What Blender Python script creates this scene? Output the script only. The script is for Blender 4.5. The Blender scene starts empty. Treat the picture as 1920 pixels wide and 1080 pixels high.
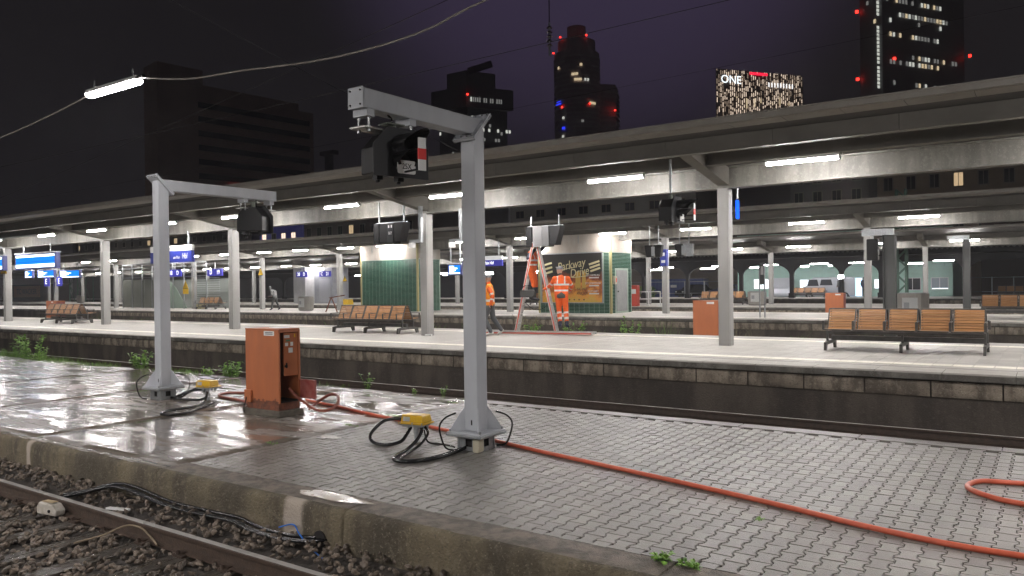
import bpy, bmesh, math, random
from mathutils import Vector, Matrix, noise
random.seed(7)
S = bpy.context.scene
COL = S.collection
R = math.radians

# ------------------------------------------------------------------ camera
def make_camera():
    a, p, r = R(34.8), R(-0.21), 0.0135
    F = Vector((-math.sin(a)*math.cos(p), math.cos(a)*math.cos(p), math.sin(p)))
    R0 = Vector((math.cos(a), math.sin(a), 0)); U0 = R0.cross(F)
    Rt = math.cos(r)*R0 - math.sin(r)*U0; Up = math.sin(r)*R0 + math.cos(r)*U0
    cd = bpy.data.cameras.new('camera'); cd.sensor_width = 36; cd.lens = 36*1460/1920
    cd.clip_start = .05; cd.clip_end = 5000
    o = bpy.data.objects.new('camera', cd); COL.objects.link(o)
    m = Matrix((Rt, Up, -F)).transposed().to_4x4(); m.translation = (0, 0, 2.23)
    o.matrix_world = m; S.camera = o
make_camera()

# ------------------------------------------------------------------ night sky and exposure
W = bpy.data.worlds.new('World'); S.world = W; W.use_nodes = True
def make_world():
    nt = W.node_tree; nt.nodes.clear()
    out = nt.nodes.new('ShaderNodeOutputWorld'); bg = nt.nodes.new('ShaderNodeBackground')
    tc = nt.nodes.new('ShaderNodeTexCoord'); nz = nt.nodes.new('ShaderNodeTexNoise')
    nz.inputs['Scale'].default_value = 2.2; nz.inputs['Detail'].default_value = 3
    rp = nt.nodes.new('ShaderNodeValToRGB')
    rp.color_ramp.elements[0].color = (.0088, .0079, .0085, 1); rp.color_ramp.elements[1].color = (.0125, .0108, .0130, 1)
    # low cloud lit violet from below by the city centre beyond the towers
    dt = nt.nodes.new('ShaderNodeVectorMath'); dt.operation = 'DOT_PRODUCT'
    dt.inputs[1].default_value = Vector((-.437, .80, .44)).normalized()
    mr = nt.nodes.new('ShaderNodeMapRange'); mr.interpolation_type = 'SMOOTHERSTEP'
    mr.inputs['From Min'].default_value = .93; mr.inputs['From Max'].default_value = 1.0
    mx = nt.nodes.new('ShaderNodeMix'); mx.data_type = 'RGBA'; mx.blend_type = 'ADD'
    mx.inputs[7].default_value = (.036, .025, .06, 1)
    L = nt.links.new
    L(tc.outputs['Generated'], nz.inputs['Vector']); L(nz.outputs['Fac'], rp.inputs['Fac'])
    L(tc.outputs['Generated'], dt.inputs[0]); L(dt.outputs['Value'], mr.inputs['Value'])
    L(mr.outputs['Result'], mx.inputs[0]); L(rp.outputs['Color'], mx.inputs[6])
    L(mx.outputs[2], bg.inputs['Color']); bg.inputs['Strength'].default_value = 1.0
    L(bg.outputs['Background'], out.inputs['Surface'])
make_world()
TUBE = 215.0          # radiance of the fluorescent diffusers
HUNG = 105.0         # radiance of the wire-hung lamps over the low platform
S.view_settings.view_transform = 'Standard'; S.view_settings.look = 'None'
S.view_settings.exposure = 0.12; S.view_settings.gamma = 1.0
S.view_settings.use_curve_mapping = False
S.render.engine = 'CYCLES'
cy = S.cycles
cy.use_denoising = True
try: cy.denoiser = 'OPENIMAGEDENOISE'; cy.denoising_input_passes = 'RGB_ALBEDO_NORMAL'
except Exception: pass
cy.use_light_tree = True; cy.max_bounces = 5; cy.diffuse_bounces = 2; cy.glossy_bounces = 2; cy.volume_bounces = 0
cy.transmission_bounces = 4; cy.transparent_max_bounces = 8
cy.sample_clamp_indirect = 4.0; cy.caustics_reflective = False; cy.caustics_refractive = False
cy.filter_width = 1.5

# ------------------------------------------------------------------ materials
MT = {}
def M(name, col=(.5,.5,.5), rough=.6, metal=0., col2=None, nscale=4., lo=.35, hi=.65, detail=5., stretch=None,
      bump=0., bscale=60., rr=None, tone=0., emit=None, estr=1., coat=0., alpha=1., trans=0., spec=None, rnd=0., bstretch=None):
    """one procedural principled material, patterned in world position"""
    if name in MT: return MT[name]
    m = bpy.data.materials.new(name); m.use_nodes = True
    nt = m.node_tree; b = nt.nodes['Principled BSDF']; L = nt.links.new
    b.inputs['Base Color'].default_value = (*col, 1); b.inputs['Roughness'].default_value = rough
    b.inputs['Metallic'].default_value = metal
    if coat: b.inputs['Coat Weight'].default_value = coat; b.inputs['Coat Roughness'].default_value = .08
    if spec is not None: b.inputs['Specular IOR Level'].default_value = spec
    if trans: b.inputs['Transmission Weight'].default_value = trans
    if alpha < 1: b.inputs['Alpha'].default_value = alpha
    geo = nt.nodes.new('ShaderNodeNewGeometry')
    def coords(st):
        if not st: return geo.outputs['Position']
        mp = nt.nodes.new('ShaderNodeMapping'); mp.inputs['Scale'].default_value = st
        L(geo.outputs['Position'], mp.inputs['Vector']); return mp.outputs['Vector']
    nz = None
    if col2 is not None or rr is not None:
        nz = nt.nodes.new('ShaderNodeTexNoise'); nz.inputs['Scale'].default_value = nscale; nz.inputs['Detail'].default_value = detail
        nz.inputs['Roughness'].default_value = .6
        L(coords(stretch), nz.inputs['Vector'])
        mr = nt.nodes.new('ShaderNodeMapRange'); mr.inputs['From Min'].default_value = lo; mr.inputs['From Max'].default_value = hi
        L(nz.outputs['Fac'], mr.inputs['Value'])
    src = None
    if col2 is not None:
        mx = nt.nodes.new('ShaderNodeMix'); mx.data_type = 'RGBA'
        mx.inputs[6].default_value = (*col, 1); mx.inputs[7].default_value = (*col2, 1)
        L(mr.outputs['Result'], mx.inputs[0]); src = mx.outputs[2]
    if tone or rnd:
        if tone:
            at = nt.nodes.new('ShaderNodeAttribute'); at.attribute_name = 'tone'; o = at.outputs['Fac']; amp = tone
        else:
            oi = nt.nodes.new('ShaderNodeObjectInfo'); o = oi.outputs['Random']; amp = rnd
        tm = nt.nodes.new('ShaderNodeMapRange'); tm.inputs['To Min'].default_value = 1-amp; tm.inputs['To Max'].default_value = 1+amp
        L(o, tm.inputs['Value'])
        hs = nt.nodes.new('ShaderNodeHueSaturation'); L(tm.outputs['Result'], hs.inputs['Value'])
        if src: L(src, hs.inputs['Color'])
        else: hs.inputs['Color'].default_value = (*col, 1)
        src = hs.outputs['Color']
    if src: L(src, b.inputs['Base Color'])
    if rr is not None:
        rm = nt.nodes.new('ShaderNodeMapRange'); rm.inputs['To Min'].default_value = rr[0]; rm.inputs['To Max'].default_value = rr[1]
        L(mr.outputs['Result'], rm.inputs['Value']); L(rm.outputs['Result'], b.inputs['Roughness'])
    if bump:
        bn = nt.nodes.new('ShaderNodeTexNoise'); bn.inputs['Scale'].default_value = bscale; bn.inputs['Detail'].default_value = 4
        L(coords(bstretch), bn.inputs['Vector'])
        bp = nt.nodes.new('ShaderNodeBump'); bp.inputs['Strength'].default_value = bump; bp.inputs['Distance'].default_value = .02
        L(bn.outputs['Fac'], bp.inputs['Height']); L(bp.outputs['Normal'], b.inputs['Normal'])
    if emit is not None:
        b.inputs['Emission Color'].default_value = (*emit, 1); b.inputs['Emission Strength'].default_value = estr
    MT[name] = m
    return m

def mat_wet_slab():
    """old wet concrete: film of water in the low places, coarse damp grain elsewhere"""
    m = bpy.data.materials.new('wet_concrete_slab'); m.use_nodes = True; nt = m.node_tree; b = nt.nodes['Principled BSDF']; L = nt.links.new
    geo = nt.nodes.new('ShaderNodeNewGeometry')
    def noi(scale, st=(1,1,1), det=5, rot=0.):
        mp = nt.nodes.new('ShaderNodeMapping'); mp.inputs['Scale'].default_value = st; mp.inputs['Rotation'].default_value = (0,0,rot)
        L(geo.outputs['Position'], mp.inputs['Vector'])
        n = nt.nodes.new('ShaderNodeTexNoise'); n.inputs['Scale'].default_value = scale; n.inputs['Detail'].default_value = det
        L(mp.outputs['Vector'], n.inputs['Vector']); return n.outputs['Fac']
    def ramp(x, a, c, t0, t1):
        r = nt.nodes.new('ShaderNodeMapRange'); r.interpolation_type = 'SMOOTHSTEP'
        for k, v in zip(('From Min','From Max','To Min','To Max'), (a, c, t0, t1)): r.inputs[k].default_value = v
        L(x, r.inputs['Value']); return r.outputs['Result']
    big = noi(.55, (.7, 1.6, 1), 4); mid = noi(1.7, (.6, 1.8, 1), 6); streak = noi(3.2, (.35, 2.4, 1), 5)
    mx = nt.nodes.new('ShaderNodeMix'); mx.data_type = 'RGBA'
    mx.inputs[6].default_value = (.17,.145,.118,1); mx.inputs[7].default_value = (.29,.27,.245,1)
    L(ramp(mid, .38, .62, 0, 1), mx.inputs[0])
    m2 = nt.nodes.new('ShaderNodeMix'); m2.data_type = 'RGBA'; m2.inputs[7].default_value = (.27,.19,.145,1)
    L(ramp(big, .5, .68, 0, .55), m2.inputs[0]); L(mx.outputs[2], m2.inputs[6]); L(m2.outputs[2], b.inputs['Base Color'])
    add = nt.nodes.new('ShaderNodeMath'); add.operation = 'MULTIPLY'
    wet = ramp(mid, .42, .60, 0, 1); w2 = ramp(streak, .35, .62, .25, 1)
    L(wet, add.inputs[0]); L(w2, add.inputs[1])
    L(ramp(add.outputs[0], 0, .85, .13, .38), b.inputs['Roughness'])
    b.inputs['Specular IOR Level'].default_value = .6
    bp = nt.nodes.new('ShaderNodeBump'); bp.inputs['Distance'].default_value = .012
    L(ramp(add.outputs[0], 0, .7, .10, .55), bp.inputs['Strength'])
    s = nt.nodes.new('ShaderNodeMath'); s.operation = 'ADD'
    L(noi(70), s.inputs[0]); 
    mu = nt.nodes.new('ShaderNodeMath'); mu.operation = 'MULTIPLY'; mu.inputs[1].default_value = 1.8
    L(noi(7, (.4, 2.2, 1)), mu.inputs[0]); L(mu.outputs[0], s.inputs[1])
    L(s.outputs[0], bp.inputs['Height']); L(bp.outputs['Normal'], b.inputs['Normal'])
    MT['wet_concrete_slab'] = m; return m

def mat_emit(name, col, strength):
    if name in MT: return MT[name]
    m = bpy.data.materials.new(name); m.use_nodes = True; nt = m.node_tree; nt.nodes.clear()
    o = nt.nodes.new('ShaderNodeOutputMaterial'); e = nt.nodes.new('ShaderNodeEmission')
    e.inputs['Color'].default_value = (*col, 1); e.inputs['Strength'].default_value = strength
    nt.links.new(e.outputs[0], o.inputs[0]); MT[name] = m; return m

def mat_wood():
    m = bpy.data.materials.new('varnished_slat_wood'); m.use_nodes = True; nt = m.node_tree; b = nt.nodes['Principled BSDF']; L = nt.links.new
    tc = nt.nodes.new('ShaderNodeTexCoord'); mp = nt.nodes.new('ShaderNodeMapping'); mp.inputs['Scale'].default_value = (2.2, 30, 30)
    oi = nt.nodes.new('ShaderNodeObjectInfo'); ad = nt.nodes.new('ShaderNodeVectorMath'); ad.operation = 'ADD'
    sc = nt.nodes.new('ShaderNodeMath'); sc.operation = 'MULTIPLY'; sc.inputs[1].default_value = 50
    L(oi.outputs['Random'], sc.inputs[0]); L(tc.outputs['Object'], ad.inputs[0]); L(sc.outputs[0], ad.inputs[1]); L(ad.outputs[0], mp.inputs['Vector'])
    n = nt.nodes.new('ShaderNodeTexNoise'); n.inputs['Scale'].default_value = 1.5; n.inputs['Detail'].default_value = 6; L(mp.outputs['Vector'], n.inputs['Vector'])
    rp = nt.nodes.new('ShaderNodeValToRGB'); rp.color_ramp.elements[0].position = .3; rp.color_ramp.elements[1].position = .75
    rp.color_ramp.elements[0].color = (.36,.175,.07,1); rp.color_ramp.elements[1].color = (.52,.28,.12,1); L(n.outputs['Fac'], rp.inputs['Fac'])
    hs = nt.nodes.new('ShaderNodeHueSaturation'); tm = nt.nodes.new('ShaderNodeMapRange'); tm.inputs['To Min'].default_value = .75; tm.inputs['To Max'].default_value = 1.15
    L(oi.outputs['Random'], tm.inputs['Value']); L(tm.outputs['Result'], hs.inputs['Value']); L(rp.outputs['Color'], hs.inputs['Color']); L(hs.outputs['Color'], b.inputs['Base Color'])
    b.inputs['Roughness'].default_value = .42
    MT['wood'] = m; return m

def mat_streaked(name, base, dark, light, sx=1.3, sz=.25, rough=.8, bump=.5, stain=(.42,.36,.30), stain_x=()):
    """concrete face with vertical run-off streaks, grain and (optionally) lime blooms at given X places"""
    m = bpy.data.materials.new(name); m.use_nodes = True; nt = m.node_tree; b = nt.nodes['Principled BSDF']; L = nt.links.new
    geo = nt.nodes.new('ShaderNodeNewGeometry')
    def noi(scale, st, det=5):
        mp = nt.nodes.new('ShaderNodeMapping'); mp.inputs['Scale'].default_value = st; L(geo.outputs['Position'], mp.inputs['Vector'])
        n = nt.nodes.new('ShaderNodeTexNoise'); n.inputs['Scale'].default_value = scale; n.inputs['Detail'].default_value = det
        L(mp.outputs['Vector'], n.inputs['Vector']); return n.outputs['Fac']
    def mixc(fac, a, c):
        x = nt.nodes.new('ShaderNodeMix'); x.data_type = 'RGBA'; L(fac, x.inputs[0])
        for s, q in ((x.inputs[6], a), (x.inputs[7], c)):
            if isinstance(q, tuple): s.default_value = (*q, 1)
            else: L(q, s)
        return x.outputs[2]
    def rng(x, a, c, t0=0., t1=1.):
        r = nt.nodes.new('ShaderNodeMapRange'); r.interpolation_type = 'SMOOTHSTEP'
        for k, v in zip(('From Min','From Max','To Min','To Max'), (a, c, t0, t1)): r.inputs[k].default_value = v
        L(x, r.inputs['Value']); return r.outputs['Result']
    c = mixc(rng(noi(2.2, (sx, sx, sz)), .36, .62), base, dark)
    c = mixc(rng(noi(16, (1, 1, .8), 6), .5, .75, 0, .5), c, light)
    c = mixc(rng(noi(48, (1, 1, 1), 3), .60, .70, 0, .75), c, light)
    c = mixc(rng(noi(33, (1, 1, 1), 4), .56, .68, 0, .6), c, dark)
    c = mixc(rng(noi(.9, (1, 1, 1), 3), .5, .7, 0, .6), c, dark)
    for sxp, wd in stain_x:
        sp = nt.nodes.new('ShaderNodeSeparateXYZ'); L(geo.outputs['Position'], sp.inputs[0])
        nn = noi(6, (1, 1, .4), 4)
        a = nt.nodes.new('ShaderNodeMath'); a.operation = 'SUBTRACT'; a.inputs[1].default_value = sxp; L(sp.outputs['X'], a.inputs[0])
        n2 = nt.nodes.new('ShaderNodeMath'); n2.operation = 'MULTIPLY_ADD'; n2.inputs[1].default_value = wd*1.6; L(nn, n2.inputs[0]); L(a.outputs[0], n2.inputs[2])
        ab = nt.nodes.new('ShaderNodeMath'); ab.operation = 'ABSOLUTE'; 
        off = nt.nodes.new('ShaderNodeMath'); off.operation = 'SUBTRACT'; off.inputs[1].default_value = wd*.8; L(n2.outputs[0], off.inputs[0]); L(off.outputs[0], ab.inputs[0])
        c = mixc(rng(ab.outputs[0], wd*.3, wd, 1, 0), c, stain)
    L(c, b.inputs['Base Color']); b.inputs['Roughness'].default_value = rough
    bp = nt.nodes.new('ShaderNodeBump'); bp.inputs['Strength'].default_value = bump; bp.inputs['Distance'].default_value = .02
    L(noi(45, (1, 1, 1), 6), bp.inputs['Height']); L(bp.outputs['Normal'], b.inputs['Normal'])
    MT[name] = m; return m

wet_slab = mat_wet_slab(); wood = mat_wood()
paver_m = M('concrete_paver', (.225,.212,.190), .42, col2=(.135,.124,.108), nscale=.5, lo=.25, hi=.75, detail=1.5, rr=(.40,.26), tone=.20, bump=.32, bscale=120, spec=.6)
sand_m = M('joint_sand', (.035,.03,.024), .9)
edge_m = M('exposed_aggregate', (.20,.165,.13), .6, col2=(.10,.082,.066), nscale=9, lo=.4, hi=.6, bump=.9, bscale=90)
nearwall_m = mat_streaked('stained_edge_concrete', (.165,.135,.085), (.07,.058,.04), (.26,.22,.16), stain_x=((-5.78,.19),(-11.0,.09)), bump=.9)
cope_m = mat_streaked('coping_concrete', (.26,.25,.22), (.13,.12,.105), (.33,.32,.29), bump=.4)
cope_top_m = M('coping_top', (.42,.40,.36), .6, col2=(.35,.33,.295), nscale=3, bump=.15, bscale=80, tone=.06)
block_m = mat_streaked('stone_block', (.40,.34,.265), (.15,.125,.10), (.50,.44,.35), sx=2.2, sz=.8, bump=.8)
lowwall_m = mat_streaked('sooty_wall', (.125,.103,.084), (.065,.054,.046), (.16,.135,.11), sx=.9, bump=.6)
tile_m = M('platform_tile', (.375,.36,.328), .5, col2=(.305,.29,.263), nscale=1.1, lo=.4, hi=.7, tone=.09, bump=.12, bscale=120)
asph_m = M('platform_surface', (.365,.35,.32), .52, col2=(.30,.286,.26), nscale=.7, lo=.38, hi=.68, bump=.12, bscale=120)
line_m = M('white_tactile_tile', (.80,.77,.68), .55, col2=(.68,.655,.57), nscale=5, tone=.06)
ballast_m = M('ballast_stone', (.22,.172,.132), .5, col2=(.085,.066,.052), nscale=14, lo=.3, hi=.7, tone=.55, bump=.5, bscale=70)
ground_m = M('dark_trackbed', (.035,.030,.026), .8, col2=(.06,.05,.042), nscale=6, bump=.8, bscale=22)
rail_side_m = M('rusty_rail', (.075,.048,.034), .55, col2=(.045,.03,.022), nscale=12, bump=.3, bscale=60)
rail_top_m = M('polished_rail_head', (.55,.53,.50), .32, metal=.35)
sleeper_m = M('wet_timber_sleeper', (.040,.034,.027), .42, col2=(.075,.062,.048), nscale=9, stretch=(3,.4,1), rr=(.5,.2), bump=.9, bscale=30, bstretch=(3,.3,1))
canopy_m = M('canopy_steel_paint', (.185,.175,.155), .75, col2=(.15,.142,.125), nscale=1.4, stretch=(1,1,2), spec=.15)
beam_m = mat_streaked('canopy_main_beam', (.205,.198,.172), (.14,.133,.116), (.30,.29,.258), sx=2.2, sz=.22, rough=.5, bump=.05)
soffit_m = M('soffit_panel', (.36,.34,.30), .5, col2=(.30,.275,.24), nscale=3, tone=.04)
deck_m = M('canopy_deck', (.075,.07,.064), .7)
column_m = M('column_paint', (.37,.365,.35), .45, col2=(.32,.315,.30), nscale=2, stretch=(1,1,.3))
fix_m = M('fixture_body', (.7,.7,.68), .4)
tube_m = mat_emit('fluorescent_diffuser', (1., .955, .93), TUBE)
tube_far_m = mat_emit('fluorescent_diffuser_cool', (1., .96, 1.), TUBE)
hung_m = mat_emit('hung_lamp_diffuser', (1., .95, .93), HUNG)
hung2_m = mat_emit('hung_lamp_diffuser_strong', (1., .95, .93), HUNG*4.6)
galv_m = M('gantry_grey_paint', (.54,.56,.595), .36, col2=(.49,.51,.545), nscale=5, stretch=(1,1,.3), bump=.03, bscale=20)
zinc_m = M('galvanised_steel', (.42,.44,.45), .42, metal=.75, col2=(.33,.35,.36), nscale=30)
steel_m = M('dark_bench_steel', (.085,.083,.08), .42, metal=.4, col2=(.13,.125,.12), nscale=6)
alu_m = M('bare_aluminium', (.55,.54,.52), .35, metal=.6)
black_m = M('matt_black_signal', (.008,.008,.009), .42, spec=.3)
black2_m = M('signal_shield_grey', (.022,.023,.026), .4, spec=.35)
cable_m = M('black_rubber_cable', (.010,.010,.011), .22)
hose_m = M('red_conduit_hose', (.72,.145,.075), .34, col2=(.60,.115,.06), nscale=7)
hose2_m = M('dirty_red_conduit', (.36,.10,.065), .45, col2=(.25,.075,.05), nscale=7)
orange_m = M('faded_orange_paint', (.50,.155,.055), .46, col2=(.40,.125,.05), nscale=3, stretch=(2,2,.4), lo=.3, hi=.8, bump=.08, bscale=25)
rust_m = M('rusted_paint', (.26,.085,.04), .7, col2=(.12,.045,.028), nscale=14, bump=.4)
redpaint_m = M('dull_red_paint', (.30,.055,.045), .5, col2=(.40,.14,.12), nscale=6)
dark_m = M('dark_interior', (.012,.010,.010), .8)
plinth_m = M('mossy_plinth_concrete', (.16,.14,.11), .75, col2=(.085,.075,.06), nscale=8, bump=.9, bscale=40)
yellow_m = M('yellow_plastic', (.72,.44,.012), .3, col2=(.66,.39,.012), nscale=8, bump=.06, bscale=150)
paper_m = M('paper_label', (.72,.73,.72), .6)
beige_m = M('beige_plastic', (.50,.46,.35), .4)
white_m = M('white_paint', (.78,.78,.77), .45)
redw_m = M('sign_red', (.70,.02,.015), .4)
blue_m = M('sign_blue', (.030,.045,.30), .35)
blue_lit = M('backlit_sign_blue', (.03,.03,.30), .4, emit=(.05,.05,.55), estr=.35)
txt_m = M('sign_white_letters', (.82,.82,.82), .5)
txt_lit = M('backlit_letters', (.9,.9,.9), .5, emit=(1,1,1), estr=1.6)
ink_m = M('black_ink', (.02,.02,.02), .6)
warn_m = M('warning_yellow', (.80,.50,.01), .45)
glass_m = M('grey_glass', (.55,.60,.56), .08, alpha=.42, spec=.6)
green_tile_m = M('glazed_green_tile', (.040,.115,.078), .14, col2=(.028,.085,.058), nscale=40, tone=.22)
grout_m = M('tile_grout', (.40,.50,.42), .8)
render_m = M('stained_white_render', (.60,.575,.52), .8, col2=(.50,.43,.36), nscale=1.6, stretch=(1,1,.4), bump=.2)
trim_m = M('yellow_edge_trim', (.42,.36,.16), .5)
metal_bin_m = M('brushed_bin_steel', (.45,.43,.40), .35, metal=.8, col2=(.36,.34,.31), nscale=20, stretch=(6,6,.3))
leaf_m = M('weed_leaf', (.11,.26,.035), .5, col2=(.21,.38,.06), nscale=20, tone=.35)
dry_m = M('dry_grass', (.22,.20,.11), .7, tone=.2)
mast_m = M('green_lattice_steel', (.10,.20,.15), .5)
mint_m = M('mint_cladding', (.46,.68,.59), .6, col2=(.42,.63,.54), nscale=2)
facade_dk = M('dark_brown_facade', (.50,.38,.33), .8, col2=(.42,.32,.28), nscale=.2)
tower_m = M('dark_tower_cladding', (.16,.16,.18), .5)
beige_fac = M('beige_facade', (.40,.33,.24), .8, col2=(.34,.28,.20), nscale=.6)
dkwin_m = M('dark_window', (.02,.022,.028), .15)
# ------------------------------------------------------------------ mesh helpers
class MB:
    def __init__(s): s.v = []; s.f = []; s.m = []; s.t = []
    def add(s, vs, fs, mi=0, tone=.5):
        n = len(s.v); s.v += [tuple(p) for p in vs]
        for q in fs: s.f.append(tuple(i+n for i in q)); s.m.append(mi); s.t.append(tone)
        return s
    def box(s, x0, x1, y0, y1, z0, z1, mi=0, tone=.5):
        return s.add([(x0,y0,z0),(x1,y0,z0),(x1,y1,z0),(x0,y1,z0),(x0,y0,z1),(x1,y0,z1),(x1,y1,z1),(x0,y1,z1)],
                     [(0,3,2,1),(4,5,6,7),(0,1,5,4),(1,2,6,5),(2,3,7,6),(3,0,4,7)], mi, tone)
    def ob(s, c, a, b, d, mi=0):
        c, a, b, d = Vector(c), Vector(a), Vector(b), Vector(d)
        if a.cross(b).dot(d) < 0: a = -a
        k = [(-1,-1,-1),(1,-1,-1),(1,1,-1),(-1,1,-1),(-1,-1,1),(1,-1,1),(1,1,1),(-1,1,1)]
        return s.add([c+x*a+y*b+z*d for x,y,z in k], [(0,3,2,1),(4,5,6,7),(0,1,5,4),(1,2,6,5),(2,3,7,6),(3,0,4,7)], mi)
    def bar(s, p, q, w, h, up=(0,0,1), mi=0):
        p, q = Vector(p), Vector(q); d = q-p; L = d.length; d.normalize(); up = Vector(up)
        if abs(d.dot(up)) > .98: up = Vector((1,0,0))
        a = d.cross(up).normalized(); u = a.cross(d).normalized()
        return s.ob((p+q)/2, d*L/2, a*w/2, u*h/2, mi)
    def prism(s, poly, w0, w1, f, mi=0, tone=.5):
        """poly of (a,b), extruded w0..w1, f(a,b,w)->xyz"""
        n = len(poly); vs = [f(a,b,w0) for a,b in poly]+[f(a,b,w1) for a,b in poly]
        fs = [tuple(range(n))[::-1], tuple(range(n,2*n))]+[(i,(i+1)%n,(i+1)%n+n,i+n) for i in range(n)]
        return s.add(vs, fs, mi, tone)
    def tube(s, pts, r, n=8, mi=0, cap=True):
        pts = [Vector(p) for p in pts]; rs = r if isinstance(r, (list, tuple)) else [r]*len(pts)
        base = len(s.v); prev = None
        for i, p in enumerate(pts):
            t = (pts[min(i+1,len(pts)-1)]-pts[max(i-1,0)]).normalized()
            if prev is None:
                a = t.cross(Vector((0,0,1)))
                if a.length < .05: a = t.cross(Vector((1,0,0)))
            else: a = prev-t*prev.dot(t)
            a.normalize(); prev = a; b = t.cross(a)
            for k in range(n):
                an = 2*math.pi*k/n; s.v.append(tuple(p+rs[i]*(math.cos(an)*a+math.sin(an)*b)))
        for i in range(len(pts)-1):
            for k in range(n):
                s.f.append((base+i*n+k, base+i*n+(k+1)%n, base+(i+1)*n+(k+1)%n, base+(i+1)*n+k)); s.m.append(mi); s.t.append(.5)
        if cap:
            s.f.append(tuple(base+k for k in range(n))[::-1]); s.m.append(mi); s.t.append(.5)
            e = base+(len(pts)-1)*n; s.f.append(tuple(e+k for k in range(n))); s.m.append(mi); s.t.append(.5)
        return s
    def cyl(s, p, q, r, n=12, mi=0, r2=None): return s.tube([p, q], [r, r if r2 is None else r2], n, mi)
    def quad(s, a, b, c, d, mi=0, tone=.5): return s.add([a,b,c,d], [(0,1,2,3)], mi, tone)
    def mesh(s, name, mats, smooth=False, tone=False):
        me = bpy.data.meshes.new(name); me.from_pydata(s.v, [], s.f)
        for m in (mats if isinstance(mats, (list, tuple)) else [mats]): me.materials.append(m)
        me.polygons.foreach_set('material_index', s.m)
        if smooth: me.polygons.foreach_set('use_smooth', [True]*len(s.f))
        if tone:
            at = me.attributes.new('tone', 'FLOAT', 'FACE'); at.data.foreach_set('value', s.t)
        me.update(); return me
    def build(s, name, mats, parent=None, loc=None, rz=0, smooth=False, bevel=0, tone=False):
        return place(name, s.mesh(name, mats, smooth, tone), parent, loc, rz, bevel, smooth)

def place(name, me, parent=None, loc=None, rz=0, bevel=0, smooth=False):
    o = bpy.data.objects.new(name, me); COL.objects.link(o)
    if parent: o.parent = parent
    if loc is not None: o.location = loc
    if rz: o.rotation_euler = (0,0,rz)
    if bevel:
        b = o.modifiers.new('bevel', 'BEVEL'); b.width = bevel; b.segments = 2; b.limit_method = 'ANGLE'; b.angle_limit = R(40)
    return o
def tag(o, label, cat, group=None):
    o['label'] = label; o['category'] = cat
    if group: o['group'] = group
    return o
def thing(name, label, cat, loc=(0,0,0), rz=0, group=None):
    o = bpy.data.objects.new(name, None); COL.objects.link(o); o.empty_display_size = .2
    o.location = loc; o.rotation_euler = (0,0,rz); return tag(o, label, cat, group)
def struct(o): o['kind'] = 'structure'; return o
def stuff(o): o['kind'] = 'stuff'; return o
def copy_tree(o, parent=None, loc=None, rz=None, label=None):
    c = o.copy(); COL.objects.link(c); c.parent = parent
    if loc is not None: c.location = loc
    if rz is not None: c.rotation_euler = (0,0,rz)
    if label: c['label'] = label
    for ch in list(o.children): copy_tree(ch, c)
    return c
def smooth_path(pts, k=6):
    """Catmull-Rom through the points"""
    P = [Vector(p) for p in pts]; out = []
    for i in range(len(P)-1):
        a, b, c, d = P[max(i-1,0)], P[i], P[i+1], P[min(i+2,len(P)-1)]
        for j in range(k):
            t = j/k
            out.append(.5*((2*b)+(c-a)*t+(2*a-5*b+4*c-d)*t*t+(3*b-a-3*c+d)*t**3))
    out.append(P[-1]); return out
FONT_CACHE = {}
def text_mesh(s, size, extrude=.002, shear=0., width=1.):
    key = (s, size, shear, width)
    if key in FONT_CACHE: return FONT_CACHE[key]
    cu = bpy.data.curves.new('lettering', 'FONT'); cu.body = s; cu.size = size; cu.align_x = 'CENTER'; cu.align_y = 'CENTER'
    cu.extrude = extrude; cu.shear = shear; cu.resolution_u = 3
    o = bpy.data.objects.new('lettering', cu); COL.objects.link(o)
    dg = bpy.context.evaluated_depsgraph_get(); me = bpy.data.meshes.new_from_object(o.evaluated_get(dg))
    bpy.data.objects.remove(o); bpy.data.curves.remove(cu)
    if width != 1.:
        for v in me.vertices: v.co.x *= width
    FONT_CACHE[key] = me; return me
def text(s, size, mat, parent, loc, rx=90, rz=0, ry=0, shear=0., width=1., name='lettering', extrude=.002):
    me = text_mesh(s, size, extrude, shear, width).copy(); me.materials.clear(); me.materials.append(mat)
    o = bpy.data.objects.new(name, me); COL.objects.link(o); o.parent = parent; o.location = loc
    o.rotation_euler = (R(rx), R(ry), R(rz)); return o
def rounded(w, h, r, n=3):
    out = []
    for cx, cy, a0 in ((w/2-r,h/2-r,0),(-w/2+r,h/2-r,90),(-w/2+r,-h/2+r,180),(w/2-r,-h/2+r,270)):
        for k in range(n+1):
            a = R(a0+90*k/n); out.append((cx+r*math.cos(a), cy+r*math.sin(a)))
    return out
# ------------------------------------------------------------------ ground and tracks
MB().quad((-1200,-300,-.36),(600,-300,-.36),(600,1100,-.36),(-1200,1100,-.36)).build('ground', ground_m)['kind'] = 'structure'

def rail_mesh(x0, x1, y, top=0.):
    prof = [(-.07,-.155),(.07,-.155),(.07,-.145),(.014,-.125),(.010,-.045),(.035,-.034),(.036,-.006),(.030,-.0),(-.030,0.),(-.036,-.006),(-.035,-.034),(-.010,-.045),(-.014,-.125),(-.07,-.145)]
    b = MB(); b.prism(prof, x0, x1, lambda a,c,w: (w, y+a, top+c))
    for i, q in enumerate(b.f):
        zs = [b.v[k][2] for k in q]
        if min(zs) > top-.004: b.m[i] = 1
    return b
near_track = struct(bpy.data.objects.new('railway_track', None)); COL.objects.link(near_track)
for y in (2.60, 4.10): rail_mesh(-60, 8, y).build('rail', [rail_side_m, rail_top_m], near_track)
slp = MB(); slp.box(-.12,.12,-1.30,1.02,-.16,0)
for i in range(len(slp.v)):
    x,y,z = slp.v[i]; slp.v[i] = (x*(.94 if z > -.01 else 1), y, z)
slp = slp.mesh('sleeper', sleeper_m)
clip = MB()
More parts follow.
